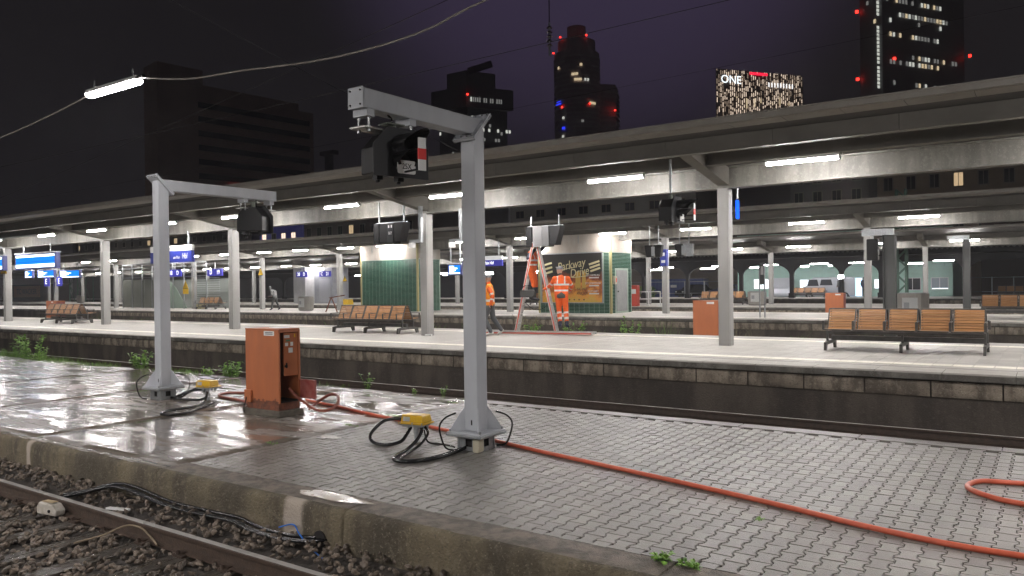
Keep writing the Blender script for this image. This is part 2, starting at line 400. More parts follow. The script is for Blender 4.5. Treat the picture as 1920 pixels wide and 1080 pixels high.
for sg in (-1, 1):
    clip.box(-.07,.07, sg*.07-.05, sg*.07+.05, 0,.022); clip.cyl((-.02,sg*.10,.02),(-.02,sg*.10,.055),.016,8); clip.box(-.045,.03,sg*.055-.03,sg*.055+.03,.02,.036)
clip = clip.mesh('rail_clip', rail_side_m)
k = 0; x = -15.4
while x < 1.5:
    s = place('sleeper', slp, near_track, (x+random.uniform(-.02,.02), 3.36, -.165), random.uniform(-.012,.012))
    for y in (2.60, 4.10): place('rail_clip', clip, s, (0, y-3.36, .0))
    x += .64
for nm, ys in (('railway_track', (11.5, 13.0)), ('railway_track', (21.75, 23.2)), ('railway_track', (28.0, 29.45)), ('railway_track', (38.8, 40.2)), ('railway_track', (42.4, 43.8)), ('railway_track', (53.7,55.1)), ('railway_track', (64.5,65.9))):
    e = struct(bpy.data.objects.new(nm, None)); COL.objects.link(e)
    for y in ys: rail_mesh(-140, 8, y).build('rail', [rail_side_m, rail_top_m], e)

def stones(name, n, area, hf, smin, smax, mat, seed=1):
    rnd = random.Random(seed); bm = bmesh.new(); bmesh.ops.create_icosphere(bm, subdivisions=1, radius=1)
    base = [v.co.copy() for v in bm.verts]; faces = [tuple(v.index for v in f.verts) for f in bm.faces]; bm.free()
    forms = []
    for k in range(12):
        rr = random.Random(k+50); sx = Vector((1, rr.uniform(.6,.95), rr.uniform(.45,.75)))
        forms.append([Vector((p.x*sx.x, p.y*sx.y, p.z*sx.z))*rr.uniform(.72,1.18) for p in base])
    b = MB()
    for _ in range(n):
        x = rnd.uniform(area[0], area[1]); y = rnd.uniform(area[2], area[3]); z = hf(x, y)
        if z is None: continue
        s = rnd.uniform(smin, smax)*(1.35 if rnd.random() < .08 else 1)
        q = Matrix.Rotation(rnd.uniform(0,6.28), 3, 'Z') @ Matrix.Rotation(rnd.uniform(-.7,.7), 3, 'X') @ Matrix.Rotation(rnd.uniform(-.7,.7), 3, 'Y')
        c = Vector((x, y, z+rnd.uniform(-.6,.5)*s)); t = rnd.random(); t = t*.7 if rnd.random() < .88 else .75+t*.25
        b.add([c+q@(p*s) for p in forms[rnd.randrange(12)]], faces, 0, t)
    return stuff(b.build(name, mat, tone=True))
def bed(x, y):
    if abs(y-4.10) < .055 or abs(y-2.6) < .055: return None
    on = abs(((x+15.4+.32) % .64)-.32) < .115 and 2.02 < y < 4.42
    if on: return None if random.random() < .93 else -.15
    if y > 4.2: return -.135+.10*min(1,(y-4.2)/.45)+.03*noise.noise(Vector((x*1.5,y*2,0)))
    return -.165+.035*noise.noise(Vector((x*2.1,y*2,3)))
tag(stones('ballast', 11500, (-14.5,1.2,1.9,4.74), bed, .019, .043, ballast_m), 'wet grey brown ballast stones between sleepers and low platform wall', 'ballast')
def bedsheet():
    b = MB(); nx, ny = 110, 24
    for i in range(nx+1):
        for j in range(ny+1):
            x = -62+70*i/nx; y = 1.0+3.78*j/ny; b.v.append((x, y, (-.20 if y < 4.2 else -.20+.10*(y-4.2)/.5)))
    for i in range(nx):
        for j in range(ny):
            a = i*(ny+1)+j; b.f.append((a, a+ny+1, a+ny+2, a+1)); b.m.append(0); b.t.append(.5)
    return b
struct(bedsheet().build('trackbed', ground_m))

# ------------------------------------------------------------------ low service platform in front
low = struct(MB().box(-70,5,4.80,10.56,-.5,.236).build('low_platform', sand_m))
def rough_stone(x0, x1, ytop):
    """kerb stone of worn concrete with a chipped lip"""
    prof = [(ytop,.281),(4.90,.280),(4.80,.277),(4.755,.266),(4.735,.245),(4.725,.20),(4.722,.12),(4.72,.03),(4.72,-.06),(4.72,-.15),(4.72,-.32)]
    b = MB(); n = max(2, int((x1-x0)/.05)); m = len(prof)
    for i in range(n+1):
        x = x0+(x1-x0)*i/n
        for j, (y, z) in enumerate(prof):
            d = noise.noise(Vector((x*6, y*6, z*6)))*.008+noise.noise(Vector((x*17, 4, z*17)))*.006
            c = max(0, noise.noise(Vector((x*2.7, 9.1, 3)))-.22)*.10 if 2 <= j <= 5 else 0
            if j == 0: d = 0
            b.v.append((x, y-d+c*.6, z+(d*.5 if j < 5 else 0)-(c*.5 if j < 5 else 0)))
    for i in range(n):
        for j in range(m-1):
            a = i*m+j; b.f.append((a, a+1, a+m+1, a+m)); b.m.append(1 if j < 2 else 0); b.t.append(.5)
    b.f.append(tuple(range(m))[::-1]); b.m.append(0); b.t.append(.5)
    b.f.append(tuple(n*m+j for j in range(m))); b.m.append(0); b.t.append(.5)
    return b
for x0, x1 in ((-8.02,-5.115),(-5.105,-2.185),(-2.165,.80),(.81,4.0)):
    rough_stone(x0, x1, 5.10).build('kerb_stone', [nearwall_m, edge_m], low, smooth=True)
for x0, x1 in ((-12.5,-8.03),(-17,-12.51),(-24,-17.01),(-45,-24.01)):
    rough_stone(x0, x1, 4.86).build('kerb_stone', [nearwall_m, wet_slab], low, smooth=True)
def slab(x0, x1, y0, y1):
    b = MB(); nx = max(2, int((x1-x0)/.2)); ny = max(2, int((y1-y0)/.2)); st = ny+1
    for i in range(nx+1):
        for j in range(ny+1):
            x = x0+(x1-x0)*i/nx; y = y0+(y1-y0)*j/ny; e = min(1, min(x-x0, x1-x, y-y0, y1-y)/.3)
            z = .280+e*(.0055*noise.noise(Vector((x*.9,y*1.1,1)))+.0022*noise.noise(Vector((x*3,y*3.4,5))))
            b.v.append((x,y,z))
    for i in range(nx):
        for j in range(ny):
            a = i*st+j; b.f.append((a,a+st,a+st+1,a+1)); b.m.append(0); b.t.append(.5)
    rim = [i*st for i in range(nx+1)]+[nx*st+j for j in range(1,st)]+[i*st+ny for i in range(nx-1,-1,-1)]+[j for j in range(ny-1,0,-1)]
    k = len(b.v); b.v += [(b.v[i][0], b.v[i][1], .236) for i in rim]; n = len(rim)
    for i in range(n): b.f.append((rim[i], k+i, k+(i+1)%n, rim[(i+1)%n])); b.m.append(0); b.t.append(.5)
    return b
for x0, x1, y0, y1 in ((-11.2,-8.05,4.868,10.6),(-14.6,-11.21,4.868,10.6),(-18.5,-14.61,4.868,10.6),(-24,-18.51,4.868,10.6),(-32,-24.01,4.868,10.6),(-45,-32.01,4.868,10.6)):
    slab(x0, x1, y0, y1).build('slab', wet_slab, low, smooth=True)
for k, x0 in enumerate((-8.04,-6.53,-5.02,-3.51,-2.0,-.49,1.02,2.53)):
    MB().box(x0,x0+1.50,10.34,10.60,.20,.282).build('back_kerb', paver_m, low, bevel=.006)
# interlocking double-T pavers
PW, PL = .1388, .2
def paver_poly(g=.0035, ch=0.):
    h = PL/2-g-ch; e = PW/2+.0125-g-ch; w = PW/2-.0125-g-ch; a, c = .034, .066
    return [(e,h),(e,c),(w,a),(w,-a),(e,-c),(e,-h),(-e,-h),(-e,-c),(-w,-a),(-w,a),(-e,c),(-e,h)][::-1]
def paver_add(b, cx, cy, dz, tilt, tone, mi=0):
    lo, hi = paver_poly(), paver_poly(ch=.004); n = 12
    f = lambda p, z: (cx+p[0], cy+p[1], z+dz+tilt[0]*p[0]+tilt[1]*p[1])
    vs = [f(p,.245) for p in lo]+[f(p,.2755) for p in lo]+[f(p,.280) for p in hi]
    fs = [(i,i+n,(i+1)%n+n,(i+1)%n) for i in range(n)]+[(i+n,i+2*n,(i+1)%n+2*n,(i+1)%n+n) for i in range(n)]
    fs.append(tuple(range(2*n,3*n))[::-1])
    fs = [q[::-1] for q in fs]
    for q in fs: pass
    b.add(vs, [q[::-1] for q in fs], mi, tone)
variants = []
for k in range(12):
    b = MB(); rr = random.Random(k); paver_add(b, 0, 0, 0, (rr.uniform(-.016,.016), rr.uniform(-.014,.014)), k/11)
    variants.append(b.mesh('paver', paver_m, tone=True))
spots = []
nx = int((2.6+8.02)/PW)
for i in range(nx):
    cx = -8.02+PW*(i+.5)+.012
    for j in range(27):
        cy = 5.215+PL*(j+(.5 if i % 2 else 0))
        if cy+PL/2 > 10.34: continue
        spots.append((cx, cy))
def seen(p):      # how large a paver shows: near the camera and inside its field of view
    d = Vector((p[0], p[1], -1.95)); z = d.x*-.571+d.y*.821; u = d.x*.821+d.y*.571
    if abs(u/z) > .665 or 1.95/z > .385: return 0
    return 1/d.length
spots.sort(key=seen, reverse=True)
rest = MB()
for k, (cx, cy) in enumerate(spots):
    dz = .0022*noise.noise(Vector((cx*1.2,cy*1.2,8)))+random.uniform(-.0016,.0016)
    if k < 300:
        place('paver', variants[random.randrange(12)], low, (cx, cy, dz))
    else:
        paver_add(rest, cx, cy, dz, (random.uniform(-.016,.016), random.uniform(-.014,.014)), random.random())
stuff(rest.build('paver_field', paver_m, low, tone=True))
# half pavers closing the rows along the kerb
half = MB()
for i in range(nx):
    cx = -8.02+PW*(i+.5)+.012
    if i % 2: half.box(cx-PW/2+.008, cx+PW/2-.008, 5.112, 5.212, .25, .279, 0, random.random())
stuff(half.build('paver_half_row', paver_m, low, tone=True))

# ------------------------------------------------------------------ passenger platforms
cope_me = MB(); cope_me.prism([(0,-.115),(.01,-.125),(.62,-.125),(.62,0),(.025,0),(0,-.025)], .004, .976, lambda a,c,w: (w,a,c))
for i, q in enumerate(cope_me.f):
    if min(cope_me.v[k][2] for k in q) > -.03: cope_me.m[i] = 1
cope_me = cope_me.mesh('coping_stone', [cope_m, cope_top_m])
def block_mesh(seed):
    rr = random.Random(seed); b = MB(); n, m = 12, 5
    for i in range(n+1):
        for j in range(m+1):
            x = .012+.956*i/n; z = -.40+.245*j/m
            e = min(1, min(i, n-i, j*2, (m-j)*2)/1.5)
            b.v.append((x, .11-.03*e-.012*noise.noise(Vector((x*5+seed*3, z*9, seed))), z))
    for i in range(n):
        for j in range(m):
            a = i*(m+1)+j; b.f.append((a,a+m+1,a+m+2,a+1)); b.m.append(0); b.t.append(.5)
    return b.mesh('wall_block', block_m, smooth=True)
blocks = [block_mesh(s) for s in range(6)]
def platform(name, y0, y1, x0, x1, top=.76, lines=True, blocksx=None):
    p = struct(MB().box(x0,x1,y0+.16,y1-.02,-.5,top-.002).build(name, [lowwall_m]))
    MB().box(x0,x1,y0+.6,y1-.01,top-.03,top).build('surface', asph_m, p)
    a, c = blocksx or (x0, x1)
    n0 = int(math.floor((a+.47)/.98)); n1 = int(math.ceil((c+.47)/.98))
    for k in range(n0, n1):
        place('coping_stone', cope_me, p, (-.47+.98*k, y0, top+.001))
        place('wall_block', blocks[(k*7) % 6], p, (-.64+.98*k, y0, top))
    if a > x0: MB().box(x0,a-.98,y0,y0+.62,top-.125,top+.001).build('coping', cope_m, p)
    return p
p1 = platform('passenger_platform', 13.9, 20.9, -90, 4, blocksx=(-46,3))
# surface of the first platform: real 30 cm tiles where they can be told apart
tile_ms = []
TS = .305
for k in range(10):
    tile_ms.append(MB().box(.003,TS-.003,.003,TS-.003,-.03,.0035,0,k/9).mesh('tile', tile_m, tone=True))
wt = [MB().box(.006,TS-.006,.004,.346,-.03,.006,0,k/4).mesh('line_tile', line_m, tone=True) for k in range(5)]
field = MB(); lines = MB()
for i in range(-30, 9):
    x = -.50+TS*i
    rows = [14.545+TS*0]+[15.31+TS*j for j in range(14)]+[19.95+TS*j for j in range(3)]
    for j, y in enumerate(rows):
        h = min(TS, 14.945-y) if j == 0 else TS
        if -13 <= i < 3 and j < 15:
            o = place('tile', tile_ms[random.randrange(10)], p1, (x, y if j else 14.64, .76))
        else:
            yy = y if j else 14.64
            field.box(x+.003,x+TS-.003,yy+.003,yy+TS-.003,.73,.7635,0,random.random())
    for y in (14.952, 19.60):
        if -13 <= i < 3: place('line_tile', wt[random.randrange(5)], p1, (x, y, .76))
        else: lines.box(x+.006,x+TS-.006,y+.004,y+.346,.73,.766,0,random.random())
x = -.50+TS*-30
for i in range(90):
    for y in (14.952, 19.60): lines.box(x-.9*(i+1)+.006,x-.9*i,y+.004,y+.346,.73,.766,0,random.random())
stuff(field.build('tile_field', tile_m, p1, tone=True)); stuff(lines.build('line_tile_row', line_m, p1, tone=True))
joint = MB()
for xa, xb in ((-5.0,-7.6),(-12.3,-14.2),(-20.0,-22.5),(-27,-30)): pass
for xj in (-9.9,-13.2,-17.6,-21.8,-26.4,-31,-36): joint.box(xj-.012,xj+.012,15.32,19.58,.745,.7615)
stuff(joint.build('expansion_joint', line_m, p1))
def plain_lines(p, y0, y1, x0, x1):
    for y in (y0+1.05, y1-1.3):
        b = MB(); x = x1
        while x > x0: b.box(x-1.19,x,y,y+.35,.73,.766,0,random.random()); x -= 1.2
        stuff(b.build('line_tile_row', line_m, p, tone=True))
p2 = platform('passenger_platform', 30.5, 38.0, -140, 4, blocksx=(-58,3)); plain_lines(p2, 30.5, 38.0, -140, 4)
p3 = platform('passenger_platform', 44.9, 53.3, -160, 4, blocksx=(-46,3)); plain_lines(p3, 44.9, 53.3, -160, 4)
p4 = platform('passenger_platform', 68.0, 76.5, -180, 10, blocksx=(-10,3)); plain_lines(p4, 68.0, 76.5, -180, 10)
for ya, yb in ((24.1,27.2),(40.7,42.0)):
    struct(MB().box(-100,4,ya,yb,-.5,.28).build('low_platform', plinth_m))

# ------------------------------------------------------------------ canopies
seg_b1 = MB().box(.004,2.196,-.04,.04,4.875,5.19).box(.004,2.196,-.10,.10,4.85,4.875).mesh('edge_beam', canopy_m)
pan = MB().prism([(-.90,5.215),(-.90,5.200),(-.055,5.195),(-.055,5.215)], .006, .994, lambda a,c,w: (w,a,c))
pan = pan.mesh('soffit_panel', soffit_m)
def tube_meshes():
    L = 1.46
    body = MB().prism([(-.06,.0),(.06,0),(.045,.055),(-.045,.055)], -L/2, L/2, lambda a,c,w: (w,a,c)).mesh('fixture_body', fix_m)
    diff = MB().prism([(-.052,-.002),(-.052,-.035),(-.035,-.055),(.035,-.055),(.052,-.035),(.052,-.002)], -L/2+.03, L/2-.03, lambda a,c,w: (w,a,c)).mesh('diffuser', tube_m)
    cap = MB().box(-.014,.014,-.056,.056,-.058,-.001).mesh('end_cap', fix_m)
    return body, diff, cap
TB, TD, TC = tube_meshes()
def tube_light(loc, label, group, caps=True, rz=0):
    t = thing('tube_light', label, 'lamp', loc, rz, group)
    place('fixture_body', TB, t); place('diffuser', TD, t)
    if caps:
        for q in (-.716,.716): place('end_cap', TC, t, (q,0,0))
    return t
def arm_mesh(sg):
    poly = [(.10,4.44),(-2.18,4.825),(-2.32,4.86),(-2.40,4.93),(-2.43,5.0),(-2.43,5.14),(.10,4.86)]
    b = MB(); b.prism([(sg*a,c) for a,c in poly], -.13, .13, lambda a,c,w: (w,a,c)); return b.mesh('arm', canopy_m)
ARM = {s: arm_mesh(s) for s in (1,-1)}
colm = MB().box(-.125,.125,-.145,.145,0,3.66).box(-.127,-.112,-.152,-.135,0,3.66).box(.112,.127,-.152,-.135,0,3.66).box(.125,.135,-.11,-.10,0,3.66).mesh('column', column_m)
ORD = ('first second third fourth fifth sixth seventh eighth ninth tenth eleventh twelfth thirteenth fourteenth fifteenth sixteenth seventeenth eighteenth nineteenth twentieth twenty-first twenty-second twenty-third twenty-fourth twenty-fifth twenty-sixth twenty-seventh twenty-eighth').split()
def canopy(label, yc, x0, x1, cols, dz=0., panels=None, lamps=None, far=True, near=True, glabel='', lgroup=''):
    c = thing('platform_canopy', label, 'canopy', (0, yc, dz))
    for x in cols:
        o = place('column', colm, c, (x, 0, .76-dz)); o.scale = (1,1,(3.66+dz)/3.66)
        for s in (1,-1): place('arm', ARM[s], c, (x, 0, 0))
    xs = sorted(list(cols)+[x0, x1])
    for a, b in zip(xs, xs[1:]):
        m = MB().box(a+.005,b-.005,-.05,.05,4.43,4.87).box(a+.005,b-.005,-.16,.16,4.40,4.43).box(a+.005,b-.005,-.16,.16,4.87,4.90)
        m.build('main_beam', beam_m, c)
        for s in (-1, 1):
            MB().box(a+.13,b-.13,s*1.4-.035,s*1.4+.035,4.775,5.02).box(a+.13,b-.13,s*1.4-.10,s*1.4+.10,4.745,4.775).build('purlin', canopy_m, c)
    pa, pb = panels or (x0, x0)
    k = math.floor(pa/2.2)
    while k*2.2 < pb: place('edge_beam', seg_b1, c, (k*2.2, -2.5, 0)); k += 1
    if pa > x0: MB().box(x0,math.floor(pa/2.2)*2.2,-2.54,-2.46,4.875,5.19).box(x0,math.floor(pa/2.2)*2.2,-2.6,-2.4,4.85,4.875).build('edge_beam', canopy_m, c)
    MB().box(x0,x1,2.46,2.54,4.85,5.19).build('edge_beam', canopy_m, c)
    for k in range(math.floor(pa), math.floor(pb)): place('soffit_panel', pan, c, (k, -2.5, 0))
    if pa > x0: MB().box(x0,math.floor(pa),-3.4,-2.555,5.195,5.215).build('soffit', soffit_m, c)
    MB().box(x0,x1,-3.50,-3.425,5.205,5.30).box(x0,x1,-3.53,-3.36,5.30,5.325).build('fascia', soffit_m, c)
    MB().prism([(-3.40,5.24),(0,4.93),(3.40,5.24),(3.45,5.32),(0,5.06),(-3.44,5.32)], x0, x1, lambda a,b,w: (w,a,b)).build('roof_deck', deck_m, c)
    MB().box(x0,x1,3.36,3.50,5.205,5.325).build('fascia', soffit_m, c)
    k = 0
    for x in sorted([x+d for x in cols for d in (-2.1, 2.1)], reverse=True):
        if lamps and not (lamps[0] <= x <= lamps[1]): continue
        if near:
            if x < -.3: lab = glabel+', %s from the right' % ORD[k]; k += 1
            else: lab = glabel+', out of the picture'
            tube_light((x, yc-1.4, 4.69+dz), lab, lgroup)
        if far: tube_light((x, yc+1.4, 4.69+dz), glabel.replace('track side', 'far side'), lgroup+' far side')
    return c
COLS1 = [-6.25+9.25, -6.25, -15.4, -24.75, -33.8, -43.2, -52.4, -61.6]
can1 = canopy('long grey steel canopy over the nearest passenger platform with the wooden benches', 17.7, -66, 14, COLS1, panels=(-47,4), lamps=(-60,12),
       glabel='bright white tube light under the track side of the nearest canopy', lgroup='tube lights under the nearest canopy')
COLS2 = [3.2, -6.35, -15.4, -24.6, -38.1, -46.0, -54.2, -65.5, -76, -86]
can2 = canopy('grey steel canopy over the second platform behind the green tiled kiosks', 35.2, -98, 12, COLS2, panels=(-50,4), lamps=(-90,8),
       glabel='white tube light under the track side of the second canopy', lgroup='tube lights under the second canopy')
COLS3 = [3, -6.1, -15.0, -23.6, -32.5, -41, -50, -59, -68, -76, -85, -94, -103, -112]
can3 = canopy('low grey steel canopy over the third platform in the distance', 51.0, -130, 14, COLS3, dz=-.3, panels=(-130,-130), lamps=(-110,8), far=False,
       glabel='small white tube light under the track side of the third canopy', lgroup='tube lights under the third canopy')

# the photographer's own platform, behind the camera, with the same canopy
p0 = platform('passenger_platform', -5.4, 1.55, -60, 14, blocksx=(-1,-1))
COLS0 = [12.2, 3.0, -6.2, -15.4, -24.6, -33.8]
canopy('grey steel canopy above the platform where the camera stands', -2.2, -45, 22, COLS0, panels=(-45,-45), lamps=(-30,-3),
       glabel='white tube light, track side of the canopy behind the camera', lgroup='tube lights behind the camera')
# ------------------------------------------------------------------ lamps hung on a span wire above the low platform
def hung_lamp(x, y, z, label, tilt=0., em=None):
    t = thing('hanging_lamp', label, 'lamp', (x, y, z)); t.rotation_euler = (0, tilt, 0); L = 1.45
    MB().prism([(-.075,.01),(.075,.01),(.05,.07),(-.05,.07)], -L/2, L/2, lambda a,c,w: (w,a,c)).build('lamp_housing', fix_m, t)
    MB().prism([(-.06,.006),(-.06,-.02),(-.04,-.045),(.04,-.045),(.06,-.02),(.06,.006)], -L/2+.02, L/2-.02, lambda a,c,w: (w,a,c)).build('diffuser', em or hung_m, t)
    for s in (-1, 1): MB().cyl((s*.55,0,.07),(s*.55,0,.20),.012,8).build('hanger', zinc_m, t)
    MB().cyl((L/2,0,.04),(L/2+.12,0,.05),.035,10).build('cable_gland', black_m, t)
    return t
hung_lamp(-11.72, 6.3, 5.31, 'lit white lamp hung on a wire above the low platform at upper left')
for x, w_ in ((2.6,'just beyond the right edge of the picture'), (16.5,'far beyond the right edge of the picture'), (-26.0,'beyond the left edge of the picture')): hung_lamp(x, 6.3, 5.45, 'lit white lamp on the span wire '+w_, em=hung2_m if x > 0 else None)
def wire(name, pts, r, label, mat=None):
    o = MB().tube(smooth_path(pts, 8), r, 6).build(name, mat or M('wire_grey', (.30,.28,.25), .5), smooth=True)
    return tag(o, label, 'wire')
wire('span_wire', [(-26.7,6.3,5.62),(-22,6.3,5.05),(-18,6.3,4.98),(-15.6,6.3,5.02),(-13.6,6.3,5.18),(-12.46,6.3,5.31)], .011, 'sagging lamp cable running left from the hung lamp')
wire('span_wire', [(-10.92,6.3,5.34),(-9.8,6.3,5.14),(-8.6,6.3,5.05),(-7.2,6.3,4.93),(-6.2,6.3,4.91),(-5.4,6.3,4.96),(-4.69,6.3,5.09),(-2.5,6.3,5.36),(0,6.3,5.5),(1.9,6.3,5.52)], .011, 'sagging lamp cable sweeping up to the right from the hung lamp')
thin = M('thin_dark_wire', (.035,.033,.032), .6)
for i, (a, b, sag, lab) in enumerate((((-60,20,6.6),(6,7.5,7.4),.25,'thin catenary wire crossing the upper left sky'),((-60,12.2,6.9),(8,12.2,6.9),.3,'thin contact wire above the track in front of the nearest canopy'),
        ((-90,28,9.4),(12,26,10.2),.5,'thin feeder wire crossing the sky beside the towers'),((-14,7,8.2),(-34,60,9.2),.4,'thin cross span wire over the canopies at left'))):
    A, B = Vector(a), Vector(b); P = []
    for k in range(25): t = k/24; P.append(A.lerp(B, t)-Vector((0,0,sag*4*t*(1-t))))
    wire('overhead_wire', P, .006, lab, thin)
def insulator(x, y, z, label):
    t = thing('wire_insulator', label, 'insulator', (x, y, z))
    MB().cyl((0,0,0),(0,0,1.6),.012,6).build('drop_wire', thin, t)
    for k in range(5): MB().cyl((0,0,-.12-.1*k),(0,0,-.08-.1*k),.07,12,0,.03).build('shed', M('insulator_brown', (.06,.045,.04), .3), t)
    MB().cyl((0,0,-.75),(0,0,0),.025,8).build('rod', zinc_m, t)
insulator(-9.3, 15.0, 8.15, 'brown wire insulator hanging in the sky left of the round tower')

# ------------------------------------------------------------------ signals
def signal_head(parent, facing, board=True, plate='25X', s=1., hoods=True):
    """shunting signal: box housing, chamfered shield, two hooded lenses, number plate and board; faces local +x, turned by facing"""
    e = bpy.data.objects.new('signal_head', None); COL.objects.link(e); e.parent = parent; e.rotation_euler = (0,0,R(facing)); e.scale = (s,s,s)
    return e
def signal(name, label, loc, facing, drop=.3, board=True, plate='25X', group=None, body=black_m, back=False):
    t = thing(name, label, 'signal', loc, R(facing), group)
    ch = [(-.27,-.23),(.27,-.23),(.27,.06),(.13,.24),(-.13,.24),(-.27,.06)]
    MB().prism(ch, -.30, .02, lambda a,c,w: (w,a,c)).build('housing', body, t, bevel=.012)
    sh = [(-.34,-.27),(.34,-.27),(.34,.08),(.17,.29),(-.17,.29),(-.34,.08)]
    MB().prism(sh, .025, .037, lambda a,c,w: (w,a,c)).build('shield', black2_m, t)
    for zz, L in ((.10,.44),(-.09,.30)):
        b = MB(); n = 12; r = .115
        for k in range(n):
            a0, a1 = R(-30+240*k/n), R(-30+240*(k+1)/n)
            for q in (0,):
                p = [(.037, r*math.cos(a), zz+r*math.sin(a)) for a in (a0,a1)]
                f0, f1 = .037+L*(.45+.55*max(0,math.sin(a0))), .037+L*(.45+.55*max(0,math.sin(a1)))
                o = [(f0, r*math.cos(a0), zz+r*math.sin(a0)), (f1, r*math.cos(a1), zz+r*math.sin(a1))]
                i_ = [(x, y*.94, zz+(z_-zz)*.94) for x,y,z_ in o]; pi = [(x, y*.94, zz+(z_-zz)*.94) for x,y,z_ in p]
                b.quad(p[0],p[1],o[1],o[0]); b.quad(pi[1],pi[0],i_[0],i_[1]); b.quad(o[0],o[1],i_[1],i_[0])
        h = b.build('hood', black_m, t)
        MB().cyl((.03,0,zz),(.052,0,zz),.10,16).build('lens', M('dark_lens', (.05,.05,.055), .08), h)
    if plate is not None:
        pl = MB().prism(rounded(.22,.15,.02), .12, .126, lambda a,c,w: (w,a,c-.165)).build('number_plate', white_m, t)
        if plate: text(plate, .09, ink_m, pl, (.129, 0, -.16), rx=90, rz=90, width=.75)
        if plate: text(plate, .09, ink_m, pl, (.117, 0, -.16), rx=90, rz=-90, width=.75)
    if board:
        bd = MB().box(.40,.412,-.06,.03,-.24,.12).build('board', white_m, t)
        MB().box(.398,.414,-.062,.032,-.12,.0).build('red_band', redw_m, bd)
        MB().bar((.03,-.02,-.22),(.41,-.02,-.22),.02,.02).build('board_bracket', black_m, t)
    for y in (-.16,.10): MB().box(-.2,-.12,y-.035,y+.035,-.29,-.225).cyl((-.16,y,-.32),(-.16,y,-.28),.025,8).build('latch', black_m, t)
    MB().cyl((-.13,0,.24),(-.13,0,.24+drop*.35),.045,10).box(-.21,-.05,-.11,.11,.24+drop*.35,.255+drop*.35).build('swivel', M('olive_steel', (.16,.18,.15), .5, metal=.4), t)
    return t

